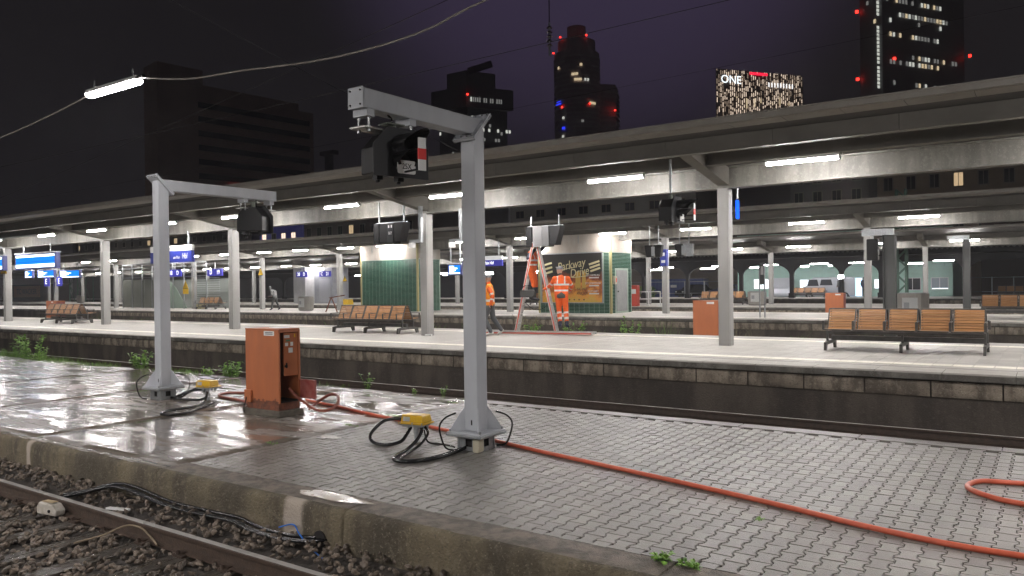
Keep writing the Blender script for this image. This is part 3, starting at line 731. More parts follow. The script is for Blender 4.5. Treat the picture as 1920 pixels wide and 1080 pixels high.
# ------------------------------------------------------------------ gantries on the low platform
def gantry(label, x, y, arm_dir, reach, cover):
    """square hollow post on bolted base with corner gussets; mitred arm along local y"""
    t = thing('signal_gantry', label, 'gantry', (x, y, .28)); d = arm_dir; h = .1; top = 3.93; at = 3.73
    m = MB(); m.prism([(-h,.23),(h,.23),(h,at if d > 0 else top),(-h,top if d > 0 else at)], -h, h, lambda a,c,w: (w,a,c))
    m.build('post', galv_m, t, bevel=.012)
    y1 = d*reach
    pl = [(d*-h,top),(d*h,at),(y1,at),(y1,top)]
    if d < 0: pl = pl[::-1]
    MB().prism(pl, -h, h, lambda a,c,w: (w,a,c)).build('arm', galv_m, t, bevel=.012)
    nrm = Vector((0, d*1, 1)).normalized(); tan = Vector((0, -d*1, 1)).normalized(); ctr = Vector((0,0,(top+at)/2))
    for o_, nm in ((-.011,'mitre_plate'),(.011,'mitre_plate')):
        p_ = MB().ob(ctr+nrm*o_, (.16,0,0), tan*.235, nrm*.010).build(nm, galv_m, t, bevel=.003)
    for sx in (-.13,-.04,.05,.13):
        for st in (.205,-.205): MB().cyl(ctr+Vector((sx,0,0))+tan*st-nrm*.04, ctr+Vector((sx,0,0))+tan*st+nrm*.04, .012, 6).build('bolt', zinc_m, t)
    cap = MB().box(-h-.004,h+.004,min(y1,y1+d*.012),max(y1,y1+d*.012),at-.004,top+.004).build('end_cap', galv_m, t)
    for sx in (-.07,.07):
        for sz in (at+.03,top-.03): MB().cyl((sx,y1,sz),(sx,y1+d*.022,sz),.010,8).build('screw', black2_m, cap)
    # base
    MB().box(-.25,.25,-.25,.25,.205,.229).build('base_plate', galv_m, t, bevel=.004)
    MB().box(-.26,.26,-.26,.26,.178,.2035).build('anchor_plate', zinc_m, t, bevel=.004)
    for a in (45,135,225,315):
        c, s_ = math.cos(R(a)), math.sin(R(a)); g = MB()
        g.prism([(.128,.23),(.31,.23),(.31,.25),(.19,.44),(.128,.52)], -.008, .008, lambda u,v,w: (c*u-s_*w, s_*u+c*w, v)); g.build('gusset', galv_m, t)
        MB().cyl((c*.31,s_*.31,.17),(c*.31,s_*.31,.26),.016,6).build('anchor_bolt', zinc_m, t)
    ft = MB()
    for a in (0,90,180,270):
        c, s_ = math.cos(R(a)), math.sin(R(a)); n = 10; hole = [(.0+.045*math.cos(2*math.pi*k/n), .095+.045*math.sin(2*math.pi*k/n)) for k in range(n)]
        f = lambda u,v,w=.15: (c*w-s_*u, s_*w+c*u, v)
        pts = [(-.17,0),(.17,0),(.15,.178),(-.15,.178)]
        MB().prism([(-.17,0),(-.05,0),(-.05,.178),(-.15,.178)], .14,.15, lambda u,v,w: f(u,v,w)).prism([(.05,0),(.17,0),(.15,.178),(.05,.178)], .14,.15, lambda u,v,w: f(u,v,w)).prism([(-.05,.14),(.05,.14),(.05,.178),(-.05,.178)], .14,.15, lambda u,v,w: f(u,v,w)).prism([(-.05,0),(.05,0),(.05,.05),(-.05,.05)], .14,.15, lambda u,v,w: f(u,v,w)).build('footing_plate', zinc_m, t)
    MB().box(-.12,.12,-.12,.12,0,.17).build('footing_core', dark_m, t)
    MB().box(.0,.02,-.1015,-.0995,.30,.36).build('earth_slot', dark_m, t)
    if cover: MB().prism(rounded(.115,.20,.03), -.05, .05, lambda a,c,w: (.15+a*.8, -.16+w, .105+c)).build('corner_cover', beige_m, t, bevel=.01)
    for sx, sy in ((-.22,-.22),(.22,.22)):
        q = 1 if sx > 0 else -1
        pts = smooth_path([(q*.17,q*.17,.44),(q*.25,q*.27,.39),(q*.29,q*.33,.30),(q*.27,q*.33,.17),(q*.22,q*.30,.04),(q*.12,q*.24,.015)], 6)
        MB().tube(pts, .011, 6).build('earth_cable', cable_m, t, smooth=True)
    # hanger below the arm end
    for yy in (d*(reach-.10), d*(reach-.72)):
        MB().box(-.10,.10,yy-.05,yy+.05,at-.075,at-.002).build('hanger_block', galv_m, t)
        for sx in (-.07,.07): MB().cyl((sx,yy,at-.22),(sx,yy,at-.07),.011,8).cyl((sx,yy,at-.10),(sx,yy,at-.08),.02,6).cyl((sx,yy,at-.225),(sx,yy,at-.20),.02,6).build('threaded_rod', zinc_m, t)
    MB().box(-.11,.11,d*(reach-.41)-.40,d*(reach-.41)+.40,at-.195,at-.18).build('hanger_plate', alu_m, t)
    MB().tube(smooth_path([(.02,d*(reach-.42),at),(.05,d*(reach-.45),at-.06),(.01,d*(reach-.40),at-.17),(0,d*(reach-.41),at-.30)],5), .012, 6).build('signal_cable', cable_m, t, smooth=True)
    return t
gantry('grey steel gantry post in the middle with its arm reaching towards the camera', -5.67, 7.37, -1, 1.88, True)
gantry('grey steel gantry post at left with its arm reaching over the track behind', -13.15, 7.9, 1, 2.45, False)
signal('shunting_signal', 'black hooded signal with red and white board under the middle gantry arm', (-5.50, 5.92, 3.59), -12).scale = (1,1,.9)
signal('shunting_signal', 'black signal seen from behind under the left gantry arm', (-13.15, 9.95, 3.60), 115, board=False, plate=None)

# ------------------------------------------------------------------ yellow junction boxes
def junction_box(label, x, y, rz):
    t = thing('junction_box', label, 'junction box', (x, y, .28), R(rz))
    MB().cyl((0,0,0),(0,0,.25),.032,14).build('stand_pipe', zinc_m, t, smooth=False)
    MB().cyl((0,0,0),(0,0,.03),.06,14,0,.05).build('foot', plinth_m, t)
    MB().box(-.14,.14,-.10,.10,.235,.262).build('mounting_plate', zinc_m, t)
    MB().box(-.185,.185,-.125,.125,.262,.282).build('lid_flange', yellow_m, t, bevel=.008)
    m = MB(); m.add([(-.165,-.108,.282),(.165,-.108,.282),(.165,.108,.282),(-.165,.108,.282),(-.15,-.095,.375),(.15,-.095,.375),(.15,.095,.375),(-.15,.095,.375)],
        [(0,3,2,1),(4,5,6,7),(0,1,5,4),(1,2,6,5),(2,3,7,6),(3,0,4,7)]); m.build('lid', yellow_m, t, bevel=.015)
    f = lambda u, v: (-.075+u, -.108+(v-.282)*.14-.0022, v)
    MB().quad(f(-.05,.298),f(.05,.298),f(.05,.352),f(-.05,.352)).quad(f(-.05,.352),f(.05,.352),f(.05,.298),f(-.05,.298)).build('label_plate', paper_m, t)
    for sx in (-.16,.02,.16): MB().cyl((sx,-.118,.258),(sx,-.118,.288),.011,8).build('lid_bolt', zinc_m, t)
    for k, (gx, gy) in enumerate(((-.10,0),(.06,-.06),(.10,.0),(.12,.06))): MB().cyl((gx,gy,.19),(gx,gy,.24),.020,10).build('cable_gland', zinc_m, t)
    return t
junction_box('yellow junction box on a short pipe beside the middle gantry post', -6.47, 7.20, 8)
junction_box('yellow junction box on a short pipe beside the left gantry post', -12.05, 8.05, 12)
def cable(label, pts, r=.021, mat=None, name='cable', cat='cable', n=10):
    return tag(MB().tube(smooth_path(pts, 7), r, n).build(name, mat or cable_m, smooth=True), label, cat)
g = .28
cable('thick black cable looping out to the left of the yellow box by the middle gantry', [(-6.60,7.24,g+.25),(-6.82,7.24,g+.28),(-7.02,7.2,g+.24),(-7.13,7.1,g+.11),(-7.04,6.98,g+.045),(-6.86,6.90,g+.022),(-6.68,6.92,g+.022),(-6.56,7.02,g+.06),(-6.55,7.12,g+.14),(-6.56,7.20,g+.20)])
cable('thick black cable curving on the pavers from the yellow box to the middle gantry', [(-6.36,7.16,g+.24),(-6.30,7.10,g+.19),(-6.28,6.98,g+.10),(-6.26,6.80,g+.035),(-6.20,6.58,g+.022),(-6.10,6.40,g+.022),(-5.96,6.33,g+.022),(-5.82,6.40,g+.022),(-5.72,6.62,g+.022),(-5.70,6.90,g+.022),(-5.72,7.14,g+.03),(-5.72,7.28,g+.05)])
cable('second black cable lying beside the thick one near the middle gantry', [(-6.34,7.21,g+.23),(-6.25,7.16,g+.16),(-6.22,7.0,g+.07),(-6.20,6.82,g+.025),(-6.13,6.62,g+.02),(-6.04,6.46,g+.02),(-5.94,6.39,g+.02),(-5.84,6.46,g+.02),(-5.77,6.66,g+.02),(-5.76,6.92,g+.02),(-5.77,7.20,g+.03)], .016)
cable('thin black cable lying on pavers between yellow box and middle gantry', [(-6.40,7.26,g+.2),(-6.40,7.30,g+.06),(-6.34,7.30,g+.015),(-6.2,7.32,g+.012),(-6.02,7.30,g+.014),(-5.9,7.24,g+.02)], .010)
cable('black cable looped on the wet slab in front of the left yellow box', [(-12.0,8.02,g+.23),(-11.95,7.96,g+.12),(-11.86,7.86,g+.03),(-11.74,7.68,g+.022),(-11.62,7.36,g+.022),(-11.60,7.06,g+.022),(-11.46,6.84,g+.022),(-11.26,6.79,g+.022),(-11.14,6.92,g+.022),(-11.20,7.16,g+.022),(-11.40,7.46,g+.022),(-11.62,7.80,g+.022),(-11.76,7.98,g+.03)])
cable('black cable coiled between the left gantry foot and its yellow box', [(-13.0,7.95,g+.02),(-12.80,8.0,g+.03),(-12.60,8.08,g+.14),(-12.42,8.16,g+.17),(-12.25,8.18,g+.12),(-12.18,8.10,g+.06),(-12.30,8.0,g+.022),(-12.55,7.92,g+.022),(-12.80,7.88,g+.03)])
cable('black cable rising from the left gantry foot into the yellow box', [(-12.95,8.02,g+.03),(-12.72,8.1,g+.12),(-12.5,8.2,g+.2),(-12.32,8.2,g+.17),(-12.2,8.12,g+.14),(-12.15,8.07,g+.2)], .018)

# ------------------------------------------------------------------ orange switch cabinet with its door ajar
def cabinet():
    t = thing('switch_cabinet', 'rusty orange switch cabinet standing open on the low platform with stickers inside', 'cabinet', (-9.99, 7.815, .28))
    W_, D_, H_ = .395, .20, 1.10; z0 = .21
    MB().box(-.445,.445,-.235,.235,0,.095).build('plinth', plinth_m, t, bevel=.015)
    MB().box(-.385,.385,-.195,.195,.095,z0-.002).build('base_frame', rust_m, t, bevel=.004)
    MB().box(-W_,W_,-D_,-D_+.012,z0,z0+H_).build('side_panel', orange_m, t, bevel=.003)
    MB().box(-W_,W_,D_-.012,D_,z0,z0+H_).build('side_panel', orange_m, t, bevel=.003)
    MB().box(-W_,-W_+.012,-D_+.013,D_-.013,z0,z0+H_).build('back_panel', orange_m, t)
    MB().box(-W_-.004,W_+.004,-D_-.004,D_+.004,z0+H_+.002,z0+H_+.022).build('roof_panel', orange_m, t, bevel=.004)
    MB().box(-W_+.013,W_-.005,-D_+.013,D_-.013,z0+.002,z0+.02).build('floor_panel', dark_m, t)
    MB().box(-.33,-.30,-.16,.16,z0+.05,z0+1.05).box(-.2995,-.22,-.10,.10,z0+.35,z0+.85).build('mounting_board', dark_m, t)
    fr = MB(); x = W_+.001
    fr.box(x,x+.012,-D_-.002,-D_+.022,z0,z0+H_).box(x,x+.012,D_-.03,D_+.002,z0,z0+H_).box(x,x+.012,-D_+.0225,D_-.0305,z0+H_-.03,z0+H_).build('door_frame', orange_m, t)
    d = MB().box(-.0075,.0075,-.235,0,.40,1.055).build('door', orange_m, t, (W_-.005,D_-.035,z0), R(-12), bevel=.003)
    for (yy, zz, w, h, mm) in ((-.18,1.0,.09,.045,paper_m),(-.16,.94,.07,.03,M('green_sticker',(.10,.22,.12),.5)),(-.185,.88,.05,.05,paper_m),(-.10,.885,.045,.06,paper_m),(-.12,.79,.07,.075,paper_m),(-.05,1.01,.02,.05,yellow_m)):
        MB().box(.009,.0105,yy-w/2+.0,yy+w/2,zz-h/2,zz+h/2).build('sticker', mm, d)
    MB().cyl((.008,-.20,.55),(.03,-.20,.55),.022,12).box(.03,.04,-.21,-.19,.52,.60).build('door_handle', black_m, d)
    fl = MB().box(0,.36,-.006,.006,.045,.335).build('lower_flap', redpaint_m, t, (W_+.016,D_-.004,z0), bevel=.003)
    MB().box(.352,.36,-.03,-.0065,.045,.335).box(0,.36,-.03,-.0065,.327,.335).build('flap_rim', redpaint_m, fl)
    MB().box(.06,.30,-D_-.0035,-D_-.001,z0+1.02,z0+1.09).build('label_plate', paper_m, t)
    for q in (1.04,1.062): MB().box(.09,.27,-D_-.0045,-D_-.0036,z0+q,z0+q+.010).build('print_line', ink_m, t)
    MB().box(-.40,-.24,-D_-.035,-D_-.002,z0-.02,z0+.17).build('padlock_bracket', orange_m, t, bevel=.008)
    MB().tube(smooth_path([(-.34,-.24,.27),(-.35,-.245,.2),(-.385,-.25,.12),(-.40,-.25,.03)],5), .008, 6).build('lock_chain', dark_m, t)
    MB().box(-.10,.22,.02,.16,z0+H_+.0225,z0+H_+.028).build('paint_flake', white_m, t)
    rs = MB(); rr = random.Random(4)
    x = -.38
    while x < .38:
        w = rr.uniform(.02,.06); h = rr.uniform(.006,.05)*(1.6 if rr.random() < .2 else 1); rs.box(x,min(x+w,.385),-D_-.0022,-D_-.0008,z0,z0+h); x += w
    stuff(rs.build('rust_edge', rust_m, t))
cabinet()
def box_cabinet(label, x, y, z, w, d, h):
    t = thing('switch_cabinet', label, 'cabinet', (x, y, z))
    MB().box(-w/2-.05,w/2+.05,-d/2-.05,d/2+.05,0,.10).build('plinth', plinth_m, t)
    MB().box(-w/2,w/2,-d/2,d/2,.10,h).build('body', orange_m, t, bevel=.01)
    MB().box(-w/2-.01,w/2+.01,-d/2-.01,d/2+.01,h+.001,h+.02).build('roof_panel', orange_m, t)
    MB().box(w/2+.001,w/2+.012,-d/2+.03,d/2-.03,.16,h-.06).build('door', redpaint_m, t)
    MB().box(.05,.30,-d/2-.004,-d/2-.001,h-.10,h-.03).build('label_plate', paper_m, t)
box_cabinet('faded orange cabinet behind the nearest platform beside the tall grey column at right', -9.45, 25.0, .28, .86, .45, 1.34)
box_cabinet('small orange red cabinet far right between second and third platforms', -8.95, 41.2, .28, .86, .5, 1.33)
box_cabinet('dark orange cabinet at far left behind the nearest platform', -54.5, 25.2, .28, 1.3, .6, 1.30)
tag(MB().tube(smooth_path([(-9.62,7.82,.70),(-9.50,7.86,.58),(-9.38,7.95,.46),(-9.26,8.06,.36),(-9.17,8.22,.35),(-9.22,8.44,.42),(-9.42,8.62,.50),(-9.62,8.66,.50),(-9.76,8.58,.42),(-9.78,8.44,.34),(-9.72,8.30,.305)],7), .022, 10).build('conduit_loop', hose2_m, smooth=True), 'dirty red conduit looping out of the open orange cabinet', 'conduit')
hz = .303
cable('long red conduit running across the pavers to the right edge', [(-10.6,8.98,hz),(-10.1,8.85,hz),(-9.62,8.76,hz),(-9.06,8.60,hz),(-8.47,8.45,hz),(-7.92,8.32,hz),(-6.99,8.10,hz),(-6.4,7.97,hz),(-5.58,7.76,hz),(-5.01,7.60,hz),(-4.18,7.39,hz),(-3.47,7.22,hz),(-2.82,7.05,hz),(-2.27,6.90,hz),(-1.77,6.75,hz),(-1.32,6.60,hz),(-.92,6.50,hz),(-.57,6.44,hz),(-.18,6.44,hz),(.5,6.5,hz),(1.4,6.7,hz)], .023, hose_m, 'conduit', 'conduit', 12)
cable('red conduit loop lying on the pavers at the right edge', [(1.4,9.0,hz),(.5,8.85,hz),(-.2,8.73,hz),(-.41,8.68,hz),(-.56,8.64,hz),(-.65,8.50,hz),(-.67,8.33,hz),(-.61,8.19,hz),(-.5,8.07,hz),(-.38,7.98,hz),(-.2,7.92,hz),(.4,7.75,hz),(1.4,7.6,hz)], .024, hose_m, 'conduit', 'conduit', 12)
cable('red conduit loop lying on the wet slab left of the orange cabinet', [(-10.5,8.25,hz),(-11.2,8.72,hz),(-11.8,8.98,hz),(-12.3,9.0,hz),(-12.58,8.84,hz),(-12.52,8.60,hz),(-12.2,8.45,hz),(-11.7,8.38,hz),(-11.0,8.2,hz),(-10.5,8.05,hz)], .022, hose2_m, 'conduit', 'conduit')

# ------------------------------------------------------------------ cables and litter along the near track
zb = -.03
for k, (dy, dz, r) in enumerate(((0,0,.019),(.05,.022,.017),(-.035,.005,.014))):
    cable(('thick black cable','second black cable','thin black cable')[k]+' of the bundle along the foot of the low platform wall', [(-9.25,4.28+dy,-.10+dz),(-9.0,4.42+dy,-.05+dz),(-8.7,4.58+dy,.03+dz),(-8.35,4.63+dy,.03+dz),(-7.68,4.63+dy,zb+dz),(-6.98,4.64+dy,zb+dz),(-6.53,4.64+dy,zb+.01+dz),(-6.2,4.60+dy,zb+dz-.01),(-5.91,4.60+dy,-.05+dz),(-5.56,4.63+dy,-.04+dz),(-5.38,4.70+dy,-.02+dz),(-5.3,4.80+dy,-.02+dz)], r)
tag(MB().cyl((-5.40,4.735,-.015),(-5.40,4.70,-.015),.075,16).build('cable_duct_mouth', dark_m), 'dark round cable hole in the low platform wall', 'duct')
cable('thin blue cable at the cable hole in the low platform wall', [(-5.9,4.66,.02),(-5.75,4.70,.06),(-5.62,4.66,.01),(-5.5,4.64,-.05),(-5.36,4.62,-.10),(-5.2,4.58,-.12)], .007, M('blue_cable', (.02,.16,.62), .35))
cable('thin rusty bond cable hooked over the near rail', [(-7.55,3.62,-.13),(-7.4,3.82,-.08),(-7.30,3.98,-.02),(-7.18,4.06,-.04),(-7.0,4.05,-.09),(-6.8,4.0,-.12)], .009, M('rusty_wire', (.22,.17,.11), .6))
mg = thing('rail_contact', 'small white plastic rail contact clamped to the near rail at left', 'rail contact', (-8.75, 3.97, -.13), R(8))
MB().prism([(-.16,0),(.16,0),(.17,.06),(.10,.12),(-.12,.13),(-.17,.07)], -.06, .05, lambda a,c,w: (a,w,c)).build('housing', M('dirty_white_plastic', (.55,.52,.47), .5, col2=(.40,.36,.30), nscale=16), mg, bevel=.015)
MB().box(-.10,.08,-.04,.03,.131,.136).build('cover', M('stained_lid', (.45,.34,.20), .6), mg); MB().cyl((.06,-.062,.05),(.06,-.072,.05),.016,10).build('screw', dark_m, mg)
for x, y, a, lab in ((-8.15,4.36,20,'white litter strip lying on the ballast beside the near rail'),(-12.0,4.6,50,'crushed white paper cup on the ballast at far left')):
    tag(MB().prism([(-.14,-.015),(.13,-.025),(.15,.012),(-.12,.025)], 0, .02, lambda a_,c,w: (a_,c,w)).build('litter', white_m, None, (x,y,-.09), R(a)), lab, 'litter')

# ------------------------------------------------------------------ weeds
def leafy(name, label, loc, n_stems, height, spread, leaf, seed, mat=None, group=None, lean=.5):
    rr = random.Random(seed); t = thing(name, label, 'plant', loc, 0, group)
    lv = MB(); st = MB()
    for s in range(n_stems):
        a = rr.uniform(0,6.28); r0 = rr.uniform(0,spread*.5); b0 = Vector((math.cos(a)*r0, math.sin(a)*r0*.6, 0))
        h = height*rr.uniform(.5,1.05); tip = b0+Vector((math.cos(a)*h*lean*rr.uniform(.3,1), math.sin(a)*h*lean*rr.uniform(.2,.8), h))
        P = [b0, b0.lerp(tip,.5)+Vector((0,0,h*.08)), tip]; P = smooth_path(P, 4); st.tube(P, [.006*height+.002]*(len(P)-1)+[.001], 4)
        for k in range(int(5+h/leaf*1.3)):
            q = rr.uniform(.15,1); c = P[min(len(P)-1,int(q*(len(P)-1)))]
            d = Vector((rr.uniform(-1,1), rr.uniform(-1,1), rr.uniform(-.15,.7))).normalized(); L = leaf*rr.uniform(.6,1.25); w = L*rr.uniform(.22,.36)
            sd = d.cross(Vector((0,0,1))).normalized()*w; up = Vector((0,0,L*.12)); tn = rr.random()
            m = c+d*L*.5+up; e = c+d*L-up*1.2
            lv.add([c, m+sd, e, m-sd, m+up*.3], [(0,1,4),(1,2,4),(2,3,4),(3,0,4)], 0, tn)
    lv.build('leaves', mat or leaf_m, t, tone=True); st.build('stems', mat or leaf_m, t); return t
def tuft(label, loc, n, h, w, seed, mat=None, group=None):
    rr = random.Random(seed); b = MB()
    for k in range(n):
        x, y = rr.uniform(-w,w), rr.uniform(-w*.35,w*.35); a = rr.uniform(0,6.28); L = h*rr.uniform(.4,1.1); d = Vector((math.cos(a),math.sin(a),0)); s = Vector((-d.y,d.x,0))*.004
        p = Vector((x,y,0)); b.add([p-s,p+s,p+d*L*.25+Vector((0,0,L*.7))+s*.7,p+d*L*.25+Vector((0,0,L*.7))-s*.7,p+d*L*.6+Vector((0,0,L))], [(0,1,2,3),(3,2,4)], 0, rr.random())
    o = b.build('grass_tuft', mat or leaf_m, None, loc, tone=True); return stuff(tag(o, label, 'grass', group))
leafy('weed', 'tall bright green weed at far left behind the low platform', (-25.6,11.0,.05), 26, .85, .9, .13, 1)
leafy('weed', 'small leafy weed just right of the tall weed at far left', (-24.4,10.9,.05), 12, .62, .5, .11, 11)
leafy('weed', 'bushy green weed behind the left gantry post', (-18.9,10.75,.2), 22, .50, .5, .13, 2)
leafy('weed', 'bushy green weed left of the orange cabinet', (-15.15,10.75,.2), 22, .40, .45, .12, 3)
leafy('weed', 'low leafy weed between left gantry and orange cabinet', (-15.95,10.7,.2), 12, .26, .4, .10, 4)
leafy('weed', 'thin upright weed at the back edge right of the orange cabinet', (-10.9,10.75,.25), 7, .32, .10, .07, 5)
leafy('weed', 'small weed at the back edge left of the middle gantry', (-9.0,10.72,.26), 6, .20, .10, .06, 6)
leafy('weed', 'tiny weed on the slab left of the middle gantry', (-9.55,10.55,.27), 6, .10, .14, .05, 7)
leafy('weed', 'spreading green weed on the kerb joint at the bottom edge', (-2.27,5.09,.27), 12, .045, .10, .062, 8, lean=1.6)
leafy('weed', 'low green weed right of the kerb joint at the bottom edge', (-2.08,5.07,.27), 12, .04, .16, .05, 9, lean=1.6)
leafy('weed', 'tiny weed between pavers below the red conduit', (-1.98,6.36,.275), 6, .02, .05, .03, 10, lean=1.5)
for k, (x, y, n, h, w) in enumerate(((-26.5,10.75,420,.24,1.6),(-23.2,10.55,300,.18,1.1),(-21.2,10.45,160,.14,.8),(-20.2,10.5,120,.16,.6),(-17.5,10.6,120,.14,.8),(-16.5,10.62,140,.16,.6),(-13.6,10.62,90,.10,.6),(-12.0,10.62,70,.10,.6))):
    tuft(('dense grass','pale grass','sparse grass','short grass')[k % 4]+' along the back edge of the wet slab, tuft %s from the left edge' % ('first','second','third','fourth','fifth','sixth','seventh','eighth')[k], (x,y,.24), n, h, w, 30+k, group='grass tufts on the low platform edge')
for k, (x, y, n, w) in enumerate(((-8.15,7.7,60,.12),(-8.2,8.6,50,.15),(-8.25,10.1,40,.12),(-8.1,6.3,30,.1))):
    tuft('little moss and grass line in the joint between slab and pavers, %s from the front' % ('second','third','fourth','first')[k], (x,y,.272), n, .035, w, 60+k, group='moss in the slab joint')
rr = random.Random(5)
for k in range(26):
    x = -4-1.75*k+rr.uniform(-.5,.5); tall = k in (3,9,12)
    tuft('wispy dry grass growing behind the nearest platform', (x, 21.15+rr.uniform(0,.3), .30), 45, rr.uniform(.55,.72)+(.25 if tall else 0), .35, 100+k, dry_m if rr.random() < .45 else leaf_m, 'dry grass tufts behind the nearest platform')
leafy('weed', 'tall feathery green weed behind the nearest platform left of the orange cabinet', (-10.5,21.4,.2), 16, 1.05, .35, .10, 21)
leafy('weed', 'round green bush behind the ladder on the nearest platform', (-13.0,22.2,.15), 26, .85, .55, .12, 22)
leafy('weed', 'green bush partly hidden by the stepladder legs', (-14.5,22.2,.15), 18, .75, .5, .12, 23)
leafy('weed', 'dry brown shrub behind the stepladder', (-15.0,22.4,.15), 22, 1.05, .6, .07, 24, dry_m)

# lime bloom spilled over the kerb and old white paint marks on the slab
def blot(label, name, x, y, z, rx, ry, seed, mat):
    rr_ = random.Random(seed); n = 26; P = []
    for k in range(n):
        a = 2*math.pi*k/n; q = 1+.45*noise.noise(Vector((math.cos(a)*1.7, math.sin(a)*1.7, seed)))+rr_.uniform(-.10,.10); P.append((rx*q*math.cos(a), ry*q*math.sin(a)))
    return tag(MB().prism(P, 0, .0012, lambda a_,c_,w: (a_,c_,w)).build(name, mat, None, (x,y,z)), label, 'stain')
lime = M('lime_bloom', (.40,.345,.27), .35, col2=(.28,.235,.18), nscale=9, rr=(.5,.2)); chalk = M('worn_white_paint', (.62,.61,.58), .5, col2=(.40,.37,.33), nscale=22, lo=.4, hi=.6)
blot('pale lime bloom spilled over the kerb above the cable hole', 'lime_spill', -5.52, 4.97, .2865, .42, .10, 2, lime)
for k, (x, y, rx, ry) in enumerate(((-10.6,9.5,.22,.10),(-9.6,9.35,.20,.08),(-8.9,9.6,.13,.06))): blot('worn white paint mark on the slab right of the orange cabinet, %s from the left' % ('first','second','third')[k], 'paint_mark', x, y, .2865, rx, ry, 5+k, chalk)
blot('worn white patch on the pavers in front of the orange cabinet', 'paint_mark', -7.75, 6.95, .2855, .16, .09, 9, chalk)
# ------------------------------------------------------------------ benches
SL_B = MB().box(-.25,.25,-.011,.011,-.0195,.0195).mesh('slat', wood)
SL_S = MB().box(-.25,.25,-.030,.030,-.011,.011).mesh('slat', wood)
def bench(label, x, y, z, n=5, rz=0., detail=True, group=None, double=True):
    """back-to-back slatted bench of n seats per side on three arched feet"""
    t = thing('bench', label, 'bench', (x, y, z), rz, group); P = .585; L = n*P
    MB().box(-L/2+.05,L/2-.05,-.05,.05,.20,.30).build('main_rail', steel_m, t, bevel=.006)
    for fx in (-L/2+.02, 0, L/2-.02):
        ft = [(-.49,0),(-.40,0),(-.34,.12),(.34,.12),(.40,0),(.49,0),(.47,.17),(.30,.195),(-.30,.195),(-.47,.17)]
        MB().prism(ft, fx-.025, fx+.025, lambda a,c,w: (w,a,c)).build('foot', steel_m, t)
        for s in (-1, 1): MB().box(fx-.022,fx+.022,s*.25-.022,s*.25+.022,.17,.41).build('leg', steel_m, t)
    for s in ((-1, 1) if double else (-1,)):
        MB().box(-L/2,L/2,s*.27-.03,s*.27+.03,.345,.405).build('seat_beam', steel_m, t)
        tl = math.atan2(.17, .40)
        for k in range(n):
            cx = -L/2+P*(k+.5)
            bk = MB()
            for q in (-.265,.265): bk.bar((cx+q, s*.245, .43),(cx+q, s*.065, .865), .022, .035, up=(0,s,0))
            bk.bar((cx-.265, s*.062, .872),(cx+.265, s*.062, .872), .04, .022)
            br = bk.build('backrest', steel_m, t)
            slats = MB()
            for j in range(8):
                f = (j+.5)/8; yy, zz = s*(.250-.18*f), .445+.415*f
                if detail:
                    o = place('slat', SL_B, br, (cx, yy, zz)); o.rotation_euler = (s*-tl*-1 if False else s*tl, 0, 0)
                else: slats.ob((cx,yy,zz), (.25,0,0), (0,.011,0), (0,-s*.009,.02))
            if not detail: stuff(slats.build('slats', wood, br))
            st = MB()
            for q in (-.265,.265): st.bar((cx+q, s*.24, .425),(cx+q, s*.66, .455), .022, .022)
            st.bar((cx-.265, s*.662, .455),(cx+.265, s*.662, .455), .03, .025)
            se = st.build('seat', steel_m, t); slats = MB()
            for j in range(6):
                f = (j+.5)/6; yy, zz = s*(.25+.40*f), .437+.022*f
                if detail: place('slat', SL_S, se, (cx, yy, zz))
                else: slats.ob((cx,yy,zz), (.25,0,0), (0,.028,0), (0,0,.01))
            if not detail: stuff(slats.build('slats', wood, se))
        for k in range(n+1):
            cx = -L/2+P*k
            MB().bar((cx, s*.52, .45),(cx, s*.53, .62), .014, .05, up=(1,0,0)).bar((cx, s*.20, .635),(cx, s*.545, .625), .03, .018).build('armrest', steel_m, t)
    return t
bench('slatted wooden bench on the nearest platform at the right edge of the picture', -2.52, 17.72, .762)
bench('slatted wooden bench on the nearest platform in front of the green kiosk wall', -18.1, 18.2, .762)
bench('slatted wooden bench on the nearest platform at far left by the blue display', -37.6, 17.85, .762, detail=False)
bench('wooden bench on the second platform cut by the right edge', -.75, 33.9, .762, detail=False)
bench('wooden bench far left on the second platform behind a grey column', -51.2, 34.6, .762, n=4, detail=False)
bench('wooden bench on the third platform behind the tall grey column', -17.9, 50.2, .762, detail=False)
bench('wooden bench on the third platform between the ladder and the walking worker', -30.0, 48.0, .762, detail=False)
bench('wooden bench standing before the mint green building', -18.2, 73.2, .762, n=5, detail=False)
bench('dark bench at the far right edge beyond the third platform', -2.2, 73.5, .762, n=5, detail=False)

